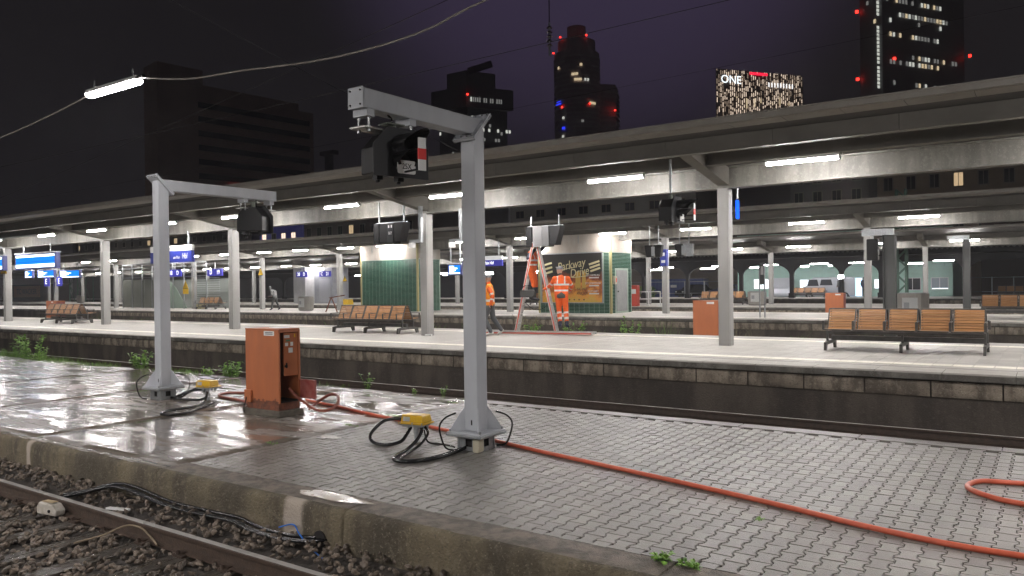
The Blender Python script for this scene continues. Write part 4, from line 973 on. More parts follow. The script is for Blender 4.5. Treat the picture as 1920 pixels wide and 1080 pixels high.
# ------------------------------------------------------------------ people
HV_O = M('hi_vis_orange', (.82,.125,.012), .7, col2=(.70,.10,.012), nscale=9, bump=.25, bscale=14)
HV_Y = M('hi_vis_yellow_orange', (.86,.30,.012), .7, col2=(.80,.18,.012), nscale=5, bump=.25, bscale=14)
REFL = M('reflective_tape', (.62,.60,.58), .35)
NAVY = M('navy_cloth', (.016,.02,.04), .8); GREYT = M('grey_trousers', (.075,.08,.085), .8, bump=.2, bscale=18)
SKIN = M('skin', (.42,.235,.165), .55); CAPM = M('grey_cap', (.17,.17,.175), .8); SHOE_W = M('white_trainers', (.62,.60,.56), .6)
BOOT = M('dark_boots', (.03,.03,.035), .6); HAIRM = M('dark_hair', (.03,.025,.02), .7); DGREY = M('dark_grey_cloth', (.05,.052,.05), .8); GREYC = M('grey_hoodie', (.16,.165,.165), .85)
def person(label, loc, rz, J, mats, zones, hat=None, extra=None, vox=.017):
    """continuous body: tapered capsules along the bones fused by a voxel remesh; clothing zones by nearest bone"""
    b = MB(); prims = []
    def cap(p, q, r0, r1, zone, sq=1., n=14):
        p, q = Vector(p), Vector(q); prims.append((p, q, r0, r1, zone))
        d = q-p; L = max(d.length, 1e-4); d.normalize(); a = d.cross(Vector((0,1,.01)));  a.normalize(); c = d.cross(a); base = len(b.v); rings = []
        for k in range(5): th = math.pi/2*(1-k/5); rings.append((p-d*r0*math.sin(th), r0*math.cos(th)))
        for k in range(4): f = k/3; rings.append((p.lerp(q,f), r0+(r1-r0)*f))
        for k in range(1,6): th = math.pi/2*k/5; rings.append((q+d*r1*math.sin(th), r1*math.cos(th)))
        for (c0, rr_) in rings:
            rr_ = max(rr_, .0008)
            for i in range(n): an = 2*math.pi*i/n; b.v.append(tuple(c0+rr_*(math.cos(an)*a+math.sin(an)*c)))
        m = len(rings)
        for i in range(m-1):
            for k in range(n): b.f.append((base+i*n+k, base+i*n+(k+1)%n, base+(i+1)*n+(k+1)%n, base+(i+1)*n+k)); b.m.append(0); b.t.append(.5)
        b.f.append(tuple(base+k for k in range(n))[::-1]); b.m.append(0); b.t.append(.5)
        b.f.append(tuple(base+(m-1)*n+k for k in range(n))); b.m.append(0); b.t.append(.5)
    V = {k: Vector(v) for k, v in J.items()}
    hip, chest, neck, head = V['hip'], V['chest'], V['neck'], V['head']
    sd = (V['sho_r']-V['sho_l']).normalized(); fw = Vector((0,0,1)).cross(sd) if 'fw' not in V else V['fw']
    fw = -fw if fw.dot(V.get('look', fw)) < 0 else fw
    for s in (-1, 1):
        cap(hip+sd*.085*s, hip.lerp(chest,.5)+sd*.085*s, .12, .115, 'torso'); cap(hip.lerp(chest,.5)+sd*.085*s, chest+sd*.10*s, .12, .125, 'torso')
    cap(chest, chest.lerp(neck,.7), .14, .10, 'torso'); cap(V['sho_l'], V['sho_r'], .075, .075, 'torso'); cap(hip-sd*.07, hip+sd*.07, .125, .125, 'pelvis')
    cap(chest.lerp(neck,.7), head-Vector((0,0,.08)), .062, .055, 'neck')
    lk = V['look']
    cap(head-Vector((0,0,.05))+lk*.015, head+Vector((0,0,.035)), .078, .088, 'head'); cap(head-Vector((0,0,.085))+lk*.045, head-Vector((0,0,.07))+lk*.055, .05, .045, 'head')
    cap(head+lk*.085-Vector((0,0,.0)), head+lk*.105-Vector((0,0,.03)), .012, .018, 'head', n=8)
    ear = lk.cross(Vector((0,0,1))).normalized()
    for s in (-1,1): cap(head+ear*.085*s-Vector((0,0,.02)), head+ear*.09*s+Vector((0,0,.02)), .012, .014, 'head', n=8)
    for s in ('l','r'):
        S_, E_, H_ = V['sho_'+s], V['elb_'+s], V['han_'+s]
        cap(S_, E_, .068, .055, 'uarm'); cap(E_, H_, .055, .045, 'farm')
        d = (H_-E_).normalized(); palm = H_+d*.055; cap(H_, palm, .030, .036, 'hand')
        sdv = d.cross(Vector((0,0,1)));  sdv = sdv.normalized() if sdv.length > .1 else Vector((1,0,0)); bend = d.cross(sdv).normalized()
        for q, L in ((-.030,.062),(-.010,.075),(.010,.078),(.030,.066)):
            m0 = palm+sdv*q+d*.012; m1 = m0+d*L*.5+bend*.012; m2 = m1+d*L*.35+bend*.035
            cap(m0, m1, .0105, .010, 'hand', n=8); cap(m1, m2, .010, .009, 'hand', n=8)
        cap(H_+d*.02+sdv*.03, H_+d*.06+sdv*.062+bend*.015, .012, .011, 'hand', n=8)
        K_, A_ = V['kne_'+s], V['ank_'+s]; hp = hip+sd*.095*(1 if s == 'r' else -1)-Vector((0,0,.03))
        cap(hp, K_, .102, .075, 'thigh'); cap(K_, A_, .075, .058, 'shin')
        t_ = V['toe_'+s]; cap(A_-Vector((0,0,.045)), t_, .045, .038, 'shoe'); cap(A_-Vector((0,0,.05))-(t_-A_).normalized()*.05, A_-Vector((0,0,.05)), .04, .042, 'shoe')
    me = b.mesh('body', mats[0]); o = bpy.data.objects.new('person', me); COL.objects.link(o)
    md = o.modifiers.new('r', 'REMESH'); md.mode = 'VOXEL'; md.voxel_size = vox; md.use_smooth_shade = True
    sm = o.modifiers.new('s', 'SMOOTH'); sm.iterations = 4; sm.factor = .5
    dg = bpy.context.evaluated_depsgraph_get(); nm = bpy.data.meshes.new_from_object(o.evaluated_get(dg)); o.modifiers.clear(); o.data = nm; nm.name = 'person'
    nm.materials.clear()
    for m in mats: nm.materials.append(m)
    idx = []
    for p in nm.polygons:
        c = p.center; best = None
        for (a, q, r0, r1, zone) in prims:
            d = q-a; L2 = d.length_squared; t = 0 if L2 < 1e-9 else max(0, min(1, (c-a).dot(d)/L2)); dist = (c-(a+d*t)).length-(r0+(r1-r0)*t)
            if best is None or dist < best[0]: best = (dist, zone, t)
        idx.append(zones(best[1], best[2], c, V))
    nm.polygons.foreach_set('material_index', idx); nm.polygons.foreach_set('use_smooth', [True]*len(idx)); nm.update()
    o.location = loc; o.rotation_euler = (0,0,rz); tag(o, label, 'person')
    if hat is not None:
        hm = MB(); n = 16; up = Vector((0,0,1)); R_ = .101
        for i in range(7):
            th = math.pi/2*i/6; rr_ = R_*math.cos(th)
            for k in range(n): an = 2*math.pi*k/n; hm.v.append(tuple(head+Vector((rr_*math.cos(an), rr_*math.sin(an), .025+R_*1.05*math.sin(th)))-lk*.006))
        for i in range(6):
            for k in range(n): hm.f.append((i*n+k, i*n+(k+1)%n, (i+1)*n+(k+1)%n, (i+1)*n+k)); hm.m.append(0); hm.t.append(.5)
        if hat[1]:
            br = []; e2 = ear
            for k in range(7):
                a = -1.0+2.0*k/6; br.append(head+lk*(.095*math.cos(a)+.07*math.cos(a)**2)+e2*.095*math.sin(a)+Vector((0,0,.028)))
            c0 = head+lk*.05+Vector((0,0,.035)); base = len(hm.v); hm.v += [tuple(c0)]+[tuple(p) for p in br]
            for k in range(6): hm.f.append((base, base+1+k, base+2+k)); hm.m.append(0); hm.t.append(.5)
        hm.build('cap', hat[0], o, smooth=True)
    if extra: extra(o, V)
    return o
# 0 jacket 1 tape 2 trousers 3 skin 4 shoe 5 sleeve/other
def z_worker(z, t, c, V):
    hip, neck = V['hip'], V['neck']; f = (c.z-hip.z)/(neck.z-hip.z)
    if z == 'torso':
        if .20 < f < .31 or .50 < f < .60: return 1
        sdv = (V['sho_r']-V['sho_l']).normalized(); q = abs((c-V['chest']).dot(sdv))
        if f > .60 and .085 < q < .125: return 1
        return 0
    if z == 'uarm': return 1 if .62 < t < .80 else 0
    if z == 'farm': return 1 if .35 < t < .55 else 0
    if z == 'pelvis': return 5 if f > -.16 else 2
    if z in ('thigh',): return 2
    if z == 'shin': return 1 if (.12 < t < .26 or .52 < t < .68) else (2 if t < .82 else 4)
    if z == 'shoe': return 4
    if z == 'neck': return 5
    return 3
def z_climber(z, t, c, V):
    hip, neck = V['hip'], V['neck']; f = (c.z-hip.z)/(neck.z-hip.z)
    if z == 'torso':
        sdv = (V['sho_r']-V['sho_l']).normalized(); q = abs((c-V['chest']).dot(sdv))
        return 1 if (.22 < f < .32 or .46 < f < .55 or (f > .55 and .08 < q < .12)) else 0
    if z in ('uarm','farm'): return 5
    if z in ('pelvis','thigh'): return 2
    if z == 'shin': return 2 if t < .25 else 4
    if z == 'shoe': return 4
    return 3
def z_walker(z, t, c, V):
    hip, neck = V['hip'], V['neck']; f = (c.z-hip.z)/(neck.z-hip.z)
    if z == 'torso':
        sdv = (V['sho_r']-V['sho_l']).normalized(); q = abs((c-V['chest']).dot(sdv))
        return 1 if (.10 < f < .22 or (f > .22 and .10 < q < .135)) else 0
    if z == 'uarm': return 5 if t < .55 else (1 if .7 < t < .88 else 5)
    if z == 'farm': return 1 if .25 < t < .45 else 5
    if z == 'pelvis': return 0 if f > -.05 else 2
    if z in ('thigh','shin'): return 2
    if z == 'shoe': return 4
    if z == 'neck': return 5
    return 3
def z_plain(z, t, c, V): return {'torso':0,'uarm':0,'farm':0,'pelvis':0,'thigh':2,'shin':2,'shoe':4,'neck':0,'head':0}.get(z, 3)

WALK = dict(hip=(0,0,.94), chest=(-.02,0,1.28), neck=(-.03,0,1.50), head=(-.05,0,1.67), look=(-1,0,0), sho_l=(-.02,-.19,1.43), sho_r=(-.02,.19,1.43),
    elb_l=(.10,-.27,1.15), han_l=(.05,-.27,.92), elb_r=(-.12,.25,1.16), han_r=(-.22,.23,.95), kne_l=(-.16,-.10,.52), ank_l=(.02,-.10,.13), toe_l=(-.14,-.10,.04), kne_r=(.06,.10,.51), ank_r=(.30,.11,.17), toe_r=(.20,.11,.05))
w = person('worker in yellow orange jacket and grey trousers walking left behind the middle gantry post', (-13.42,18.2,.764), R(28), WALK, [HV_Y, REFL, GREYT, SKIN, SHOE_W, HV_O], z_walker, (CAPM, False))
MB().box(-.02,.02,-.012,.012,-.06,.06).build('phone', black_m, w, (.06,-.29,.84))
w2J = dict(WALK); person('worker in orange jacket almost hidden by the middle gantry post', (-14.35,18.6,.764), R(28), {k: (tuple(Vector(v)*1.0)) for k, v in WALK.items()}, [HV_O, REFL, NAVY, SKIN, BOOT, HV_O], z_walker, (CAPM, True))
# worker standing on the stepladder, reaching up into the signal
CLIMB = dict(hip=(0,0,.95), chest=(.03,0,1.30), neck=(.05,.02,1.52), head=(.10,.05,1.69), look=(.6,.5,.62), sho_l=(.0,-.19,1.46), sho_r=(.08,.20,1.46),
    elb_l=(-.04,-.33,1.30), han_l=(.12,-.10,1.56), elb_r=(.28,.28,1.62), han_r=(.42,.18,1.84), kne_l=(.08,-.11,.52), ank_l=(.02,-.11,.12), toe_l=(.17,-.11,.035), kne_r=(.09,.11,.52), ank_r=(.03,.11,.12), toe_r=(.18,.11,.035))
person('worker in orange vest with navy sleeves standing high on the stepladder', (-13.18,20.05,1.74), R(20), CLIMB, [HV_O, REFL, HV_O, SKIN, BOOT, NAVY], z_climber, (white_m, False))
# worker holding the ladder
HOLD = dict(hip=(0,0,.95), chest=(.0,.02,1.29), neck=(-.01,.04,1.50), head=(-.05,.08,1.67), look=(-.75,.45,.48), sho_l=(-.19,.0,1.43), sho_r=(.19,.04,1.43),
    elb_l=(-.34,.10,1.22), han_l=(-.52,.24,1.14), elb_r=(.28,.20,1.20), han_r=(.20,.38,1.10), kne_l=(-.08,.06,.52), ank_l=(-.05,.02,.13), toe_l=(-.08,.17,.04), kne_r=(.12,.05,.52), ank_r=(.15,.0,.13), toe_r=(.17,.16,.04))
person('worker in full orange high visibility suit and grey cap steadying the stepladder', (-11.62,19.2,.97), R(22), HOLD, [HV_O, REFL, HV_O, SKIN, NAVY, DGREY], z_worker, (CAPM, True))
# passenger on the second platform
STOOP = dict(hip=(0,0,.90), chest=(-.14,0,1.20), neck=(-.26,0,1.38), head=(-.36,0,1.52), look=(-.9,0,-.35), sho_l=(-.20,-.18,1.32), sho_r=(-.20,.18,1.32),
    elb_l=(-.10,-.24,1.05), han_l=(-.30,-.16,.96), elb_r=(-.10,.24,1.05), han_r=(-.30,.16,.96), kne_l=(-.12,-.09,.50), ank_l=(-.18,-.09,.13), toe_l=(-.33,-.09,.04), kne_r=(.10,.09,.50), ank_r=(.30,.09,.16), toe_r=(.20,.09,.05))
def pack(o, V): MB().prism(rounded(.30,.42,.08), -.08, .08, lambda a,c,w: (-.02+w-.12*c, a, 1.12+c)).build('rucksack', M('pale_rucksack', (.30,.30,.30), .8), o)
person('stooped passenger in grey hoodie with rucksack walking on the second platform', (-43.0,33.9,.764), R(20), STOOP, [GREYC, REFL, DGREY, SKIN, BOOT, GREYC], z_plain, None, pack, .028)
STAND = dict(hip=(0,0,.94), chest=(0,0,1.28), neck=(0,0,1.50), head=(-.02,0,1.67), look=(-1,0,0), sho_l=(0,-.19,1.43), sho_r=(0,.19,1.43), elb_l=(.03,-.27,1.15), han_l=(-.08,-.25,.95), elb_r=(.03,.27,1.15), han_r=(-.08,.25,.95),
    kne_l=(-.02,-.10,.51), ank_l=(.02,-.11,.13), toe_l=(-.13,-.11,.04), kne_r=(.0,.10,.51), ank_r=(.04,.11,.13), toe_r=(-.11,.12,.04))
person('person in dark clothes standing at the lit door of the mint green building', (-15.9,75.0,.764), R(60), STAND, [DGREY, REFL, NAVY, SKIN, BOOT, DGREY], z_plain, None, None, .03)
person('second person in dark clothes at the lit door of the mint green building', (-13.9,75.2,.764), R(-100), STAND, [NAVY, REFL, DGREY, SKIN, BOOT, NAVY], z_plain, None, None, .03)

# ------------------------------------------------------------------ ladders
LADR = M('ladder_red_stripe', (.62,.10,.06), .5)
def stepladder():
    t = thing('stepladder', 'tall aluminium stepladder with red stripes under the signal being repaired', 'ladder', (-13.0, 20.0, .764), R(25))
    hgt = 2.75
    for sx, nm in ((-1,'front_ladder'),(1,'rear_ladder')):
        w0, w1 = .30, .20; p = bpy.data.objects.new(nm, None); COL.objects.link(p); p.parent = t
        for sy in (-1, 1):
            a, b = Vector((sx*.62, sy*w0, 0)), Vector((sx*.05, sy*w1, hgt))
            r_ = MB().bar(a, b, .03, .075, up=(1,0,0)).build('rail', alu_m, p)
            n_ = Vector((0,sy,0)); MB().bar(a+n_*.017, b+n_*.017, .004, .03, up=(1,0,0)).build('red_stripe', LADR, r_)
            MB().box(a.x-.03,a.x+.03,a.y-.025,a.y+.025,-.0,.04).build('rubber_foot', black_m, r_)
        for k in range(1, 9):
            f = k*.285/hgt
            if f > .96: continue
            x = sx*(.62+(.05-.62)*f); w = w0+(w1-w0)*f
            MB().bar((x,-w,f*hgt),(x,w,f*hgt), .05, .03).build('rung', alu_m, p)
    MB().box(-.10,.10,-.23,.23,hgt-.02,hgt+.02).build('top_step', alu_m, t)
    MB().tube(smooth_path([(-.42,.25,.95),(-.1,.22,.7),(.2,.2,.75),(.40,.24,.98)],5), .008, 6).build('strap', black_m, t)
    return t
stepladder()
def flat_ladder():
    t = thing('ladder', 'aluminium ladder with a red edge lying flat on the nearest platform', 'ladder', (-12.55,19.35,.78), R(12))
    for s, nm in ((-1,'rail'),(1,'rail')):
        r_ = MB().box(-1.75,1.75,s*.21-.014,s*.21+.014,0,.075).build(nm, alu_m, t)
        if s < 0: MB().box(-1.72,1.72,-.2275,-.2245,.012,.05).build('red_stripe', LADR, r_)
    for k in range(12): MB().bar((-1.6+k*.285,-.195,.045),(-1.6+k*.285,.195,.045), .03, .03).build('rung', alu_m, t)
flat_ladder()
tb = thing('tool_bag', 'dark open tool bag hung on the stepladder steps', 'bag', (-13.02,19.55,1.86), R(25))
MB().prism(rounded(.46,.22,.07), -.13, .13, lambda a,c,w: (a,w,c+.11)).build('bag_body', DGREY, tb, bevel=.02)
MB().tube(smooth_path([(-.18,0,.2),(-.1,0,.34),(.1,0,.34),(.18,0,.2)],5), .012, 6).build('handle', black_m, tb)
tag(MB().prism([(-.20,-.11),(.12,-.13),(.24,.0),(.05,.13),(-.18,.09)], 0, .05, lambda a,c,w: (a,c,w)).build('rag', M('grey_rag', (.35,.34,.33), .9), None, (-11.7,19.75,.764)), 'grey cloth lying on the platform at the foot of the stepladder', 'cloth')
tag(MB().box(-.10,.10,-.05,.05,0,.05).build('litter', white_m, None, (-15.15,17.45,.764), R(20)), 'white paper litter at the foot of the column by the middle bench', 'litter')

# ------------------------------------------------------------------ signals and signs on the nearest platform
def hang_rods(t, pts, z1, r=.028):
    for (x, y, z0) in pts: MB().cyl((x,y,z0),(x,y,z1),r,8).build('hanger_rod', zinc_m, t)
t = signal('shunting_signal', 'black hooded signal with red and white board hung from the canopy at right', (-6.62, 15.75, 3.79), 0, plate='')
hang_rods(t, ((-.13,0,.3),), 1.10, .03)
def panel_signal(label, x, y, z, rz, grey, textline=None):
    t = thing('platform_signal', label, 'signal', (x, y, z), R(rz))
    MB().box(-.62,-.42,-.12,.12,-.30,.30).build('side_panel', black_m, t)
    MB().box(-.34,.22,-.16,.16,-.30,.30).build('housing', M('signal_grey', (.09,.09,.092), .6) if grey else black_m, t, bevel=.01)
    if not grey:
        fp = MB().box(-.02,.225,-.175,-.162,-.29,.29).build('front_panel', black2_m, t)
        text(textline, .13, txt_m, fp, (.10,-.178,-.01), width=.75)
        for q in (.05,.16): MB().box(q-.025,q+.025,-.178,-.1755,.15,.23).build('sticker', paper_m, fp)
    else: MB().box(-.345,-.02,-.172,-.162,-.31,.31).build('front_panel', M('grey_panel', (.12,.118,.12), .6), t)
    h = MB()
    h.add([(.24,-.17,.30),(.64,-.17,.30),(.60,.17,.30),(.24,.17,.30),(.28,-.17,-.26),(.46,-.17,-.26),(.44,.17,-.26),(.28,.17,-.26)], [(0,3,2,1),(0,1,5,4),(2,3,7,6),(1,2,6,5),(3,0,4,7)])
    h.build('hood', black_m, t)
    MB().box(-.62,.62,-.03,.03,.302,.335).build('carrier', zinc_m, t)
    hang_rods(t, ((-.50,0,.335),(.50,0,.335)), .62 if grey else .95)
    return t
panel_signal('black platform signal marked 16Y hung above the green kiosk roofline', -16.15, 17.0, 3.82, 0, False, '16Y')
panel_signal('open grey signal housing that the worker on the ladder repairs', -12.55, 19.85, 3.68, 0, True)
def camera_arm(label, x, y, z, drop):
    t = thing('camera_mount', label, 'camera mount', (x, y, z))
    MB().box(-.045,.045,-.05,.05,-drop,.0).build('pole', zinc_m, t); MB().box(-.40,-.045,-.05,.05,-drop,-drop+.09).build('arm', zinc_m, t)
    MB().cyl((-.34,0,-drop-.14),(-.34,0,-drop),.10,14).build('camera_dome', white_m, t)
camera_arm('white camera arm hung from the canopy right of the column with signal 16Y', -15.0, 17.0, 4.55, 1.05)
camera_arm('white camera arm hung from the canopy left of the middle gantry post', -13.75, 17.3, 4.42, .95)
def name_sign():
    t = thing('station_sign', 'blue and white station name sign hanging behind the left gantry post', 'sign', (-27.6, 17.0, 3.58))
    MB().box(-1.38,1.38,-.06,.06,-.32,.10).build('blue_panel', blue_m, t, bevel=.01); MB().box(-1.38,1.38,-.06,.06,.105,.32).build('white_panel', white_m, t, bevel=.01)
    text('Frankfurt', .24, txt_m, t, (-.55,-.063,-.115), width=.75); text('am Main', .17, txt_m, t, (.42,-.063,-.13), width=.74); text('Hbf', .30, txt_m, t, (.96,-.063,-.10), width=.72)
    text('stadt', .12, ink_m, t, (.02,-.063,.20), width=.8); MB().box(.78,1.22,-.0625,-.0605,.165,.195).build('print_line', M('grey_print', (.4,.42,.44), .6), t); MB().bar((.62,-.062,.16),(.70,-.062,.26),.012,.02).build('crest', ink_m, t)
    MB().cyl((1.1,0,.32),(1.1,0,.82),.035,8).cyl((-1.1,0,.32),(-1.1,0,.82),.035,8).build('hanger_rod', zinc_m, t)
name_sign()
SCR = mat_emit('screen_blue', (.006,.20,.85), 1.5); SCRW = mat_emit('screen_white', (.75,.88,1.), 4.0); SCRD = mat_emit('screen_line', (.01,.05,.35), .8)
def display(label, x, y, z, w, h, style=0, facing=0, rod=.4):
    t = thing('departure_display', label, 'display', (x, y, z), R(facing))
    MB().box(-w/2,w/2,-.10,.10,-h/2,h/2).build('casing', M('casing_blue_grey', (.05,.055,.16), .4), t, bevel=.012)
    MB().box(-w/2-.02,w/2+.02,-.12,.12,h/2+.001,h/2+.06).build('top_rail', M('display_rail', (.36,.37,.40), .4), t)
    s = MB().box(-w/2+.12,w/2-.12,-.108,-.102,-h/2+.08,h/2-.06).build('screen', SCR, t)
    W2 = w/2-.125
    if style == 0:
        for z0, z1 in ((h/2-.16,h/2-.065),(-h/2+.085,-h/2+.24)): MB().box(-W2,W2,-.1115,-.109,z0,z1).build('screen_band', SCRW, s)
        MB().box(-W2,W2,-.1112,-.109,-.02,-.005).build('screen_rule', SCRD, s)
    else:
        for k in range(4):
            zz = h/2-.13-k*(h-.2)/4; MB().box(-W2+.04,-W2+.04+(.3+.12*((k*5)%3))*w,-.1115,-.109,zz-.03,zz+.03).build('text_line', SCRW, s)
        MB().box(-W2,W2,-.1112,-.109,-h/2+.085,-h/2+.15).build('screen_band', SCRW, s)
    for q in (-w*.32, w*.32): MB().cyl((q,0,h/2+.06),(q,0,h/2+rod),.04,8).build('hanger_rod', zinc_m, t)
display('large lit blue departure display with white bands at far left', -39.6, 17.5, 3.66, 4.1, .74, 0, 0, .42)
display('lit blue display cut by the left edge beside the grey column', -45.0, 17.5, 3.66, 4.1, .74, 0, 0, .42)
def warn_sign(label, x, y, z, s=.30, box=False):
    t = thing('warning_sign', label, 'sign', (x, y, z))
    MB().prism([(-s,-s*.85),(s,-s*.85),(0,s*.85)], -.006, 0, lambda a,c,w: (a,w,c)).build('border', ink_m, t)
    MB().prism([(-s*.9,-s*.79),(s*.9,-s*.79),(0,s*.74)], -.010, -.0065, lambda a,c,w: (a,w,c)).build('plate', warn_m, t)
    MB().prism([(-.15*s,-.55*s),(.05*s,-.1*s),(-.08*s,-.1*s),(.12*s,.35*s),(.05*s,.0),(.2*s,.0)], -.012, -.0105, lambda a,c,w: (a,w,c)).build('bolt_symbol', ink_m, t)
    if box: MB().box(-s*.8,s*.8,-.008,0,-s*2.2,-s*.9).build('text_plate', warn_m, t)
warn_sign('yellow triangular warning sign on the far left column of the nearest platform', -43.2, 17.53, 3.45, .36)

t = thing('lit_sign', 'narrow glowing blue sign seen edge on right of the tall grey column', 'sign', (-6.06, 18.02, 3.93)); MB().box(-.02,.02,-.09,.09,-.22,.22).build('panel', mat_emit('blue_sign_glow', (.01,.10,1.), 2.0), t, bevel=.02); MB().cyl((0,0,.24),(0,0,.50),.02,8).build('hanger_rod', zinc_m, t)
# ------------------------------------------------------------------ green tiled kiosks on the second platform
def tiled_face(b, p0, ux_, w, z0, z1, n, skip=None, tw=.285, th=.068):
    """glazed tiles in stacked bond standing 6 mm proud of the wall; p0 origin, ux_ along the wall, n outward"""
    ux_, n = Vector(ux_), Vector(n); nx, nz = int(w/tw), int((z1-z0)/th); tw = w/nx; th = (z1-z0)/nz; rr = random.Random(int(w*100))
    for i in range(nx):
        for j in range(nz):
            a, c = i*tw+.008, (i+1)*tw-.008; lo, hi = z0+j*th+.006, z0+(j+1)*th-.006
            if skip and skip((a+c)/2, (lo+hi)/2): continue
            d = n*(.006+rr.uniform(0,.003)); e = n*.0; P = Vector(p0)
            o = [P+ux_*a+Vector((0,0,lo)), P+ux_*c+Vector((0,0,lo)), P+ux_*c+Vector((0,0,hi)), P+ux_*a+Vector((0,0,hi))]; t = [q+d for q in o]
            b.add(o+t, [(4,5,6,7),(0,1,5,4),(1,2,6,5),(2,3,7,6),(3,0,4,7)], 0, rr.random())
def kiosk(label, x0, x1, y0, y1, zt, z1, door=False, skip=None):
    t = thing('tiled_kiosk', label, 'kiosk', ((x0+x1)/2, y0, .76)); cx = (x0+x1)/2; a, c, D, Z, T = x0-cx, x1-cx, y1-y0, z1-.76, zt-.76
    MB().box(a+.01,c-.01,.01,D,.0,T).build('core_wall', grout_m, t)
    MB().box(a-.01,c+.01,-.005,D+.01,T+.002,Z).build('rendered_band', render_m, t)
    b = MB(); tiled_face(b, (a+.12,.01,0), (1,0,0), c-a-.24, .02, T-.03, (0,-1,0), skip); stuff(b.build('front_tiles', green_tile_m, t, tone=True))
    sk = (lambda u, v: .40 < u < 1.75 and v < 2.25) if door else None
    b = MB(); tiled_face(b, (c-.01,.12,0), (0,1,0), D-.2, .02, T-.03, (1,0,0), sk); stuff(b.build('side_tiles', green_tile_m, t, tone=True))
    for x_ in (a-.012, c-.088): MB().box(x_,x_+.10,-.012,.09,0,Z).build('corner_trim', trim_m, t)
    for k in range(3): MB().box(a+1.0+k*1.4,a+1.04+k*1.4,-.03,-.006,Z-.45,Z-.05).build('bracket', zinc_m, t)
    if door:
        d = MB().box(c-.008,c+.018,.55,1.70,.10,2.15).build('door', M('grey_door', (.34,.345,.34), .55, col2=(.29,.295,.29), nscale=3), t)
        MB().box(c+.0185,c+.05,.64,.70,1.05,1.12).build('door_handle', black_m, d)
        MB().box(c+.003,c+.10,.20,.42,1.45,1.85).build('switch_box', beige_m, t); MB().box(c+.101,c+.106,.30,.38,1.55,1.75).build('switch_label', redw_m, t)
        MB().bar((c+.03,.36,1.45),(c+.03,.36,.2),.03,.03).build('conduit', zinc_m, t)
    return t
kiosk('green tiled kiosk with a white band above behind the middle bench', -35.3, -30.6, 34.35, 36.4, 3.86, 4.74)
kiosk('green tiled kiosk with an advertising poster and a grey side door', -22.1, -17.85, 34.25, 36.5, 3.80, 4.74, True, lambda u, v: .02 < u < 3.66 and .52 < v < 3.05)
tube_light((-32.6, 33.8, 4.69), 'white tube light above the pale band of the left green kiosk', None)
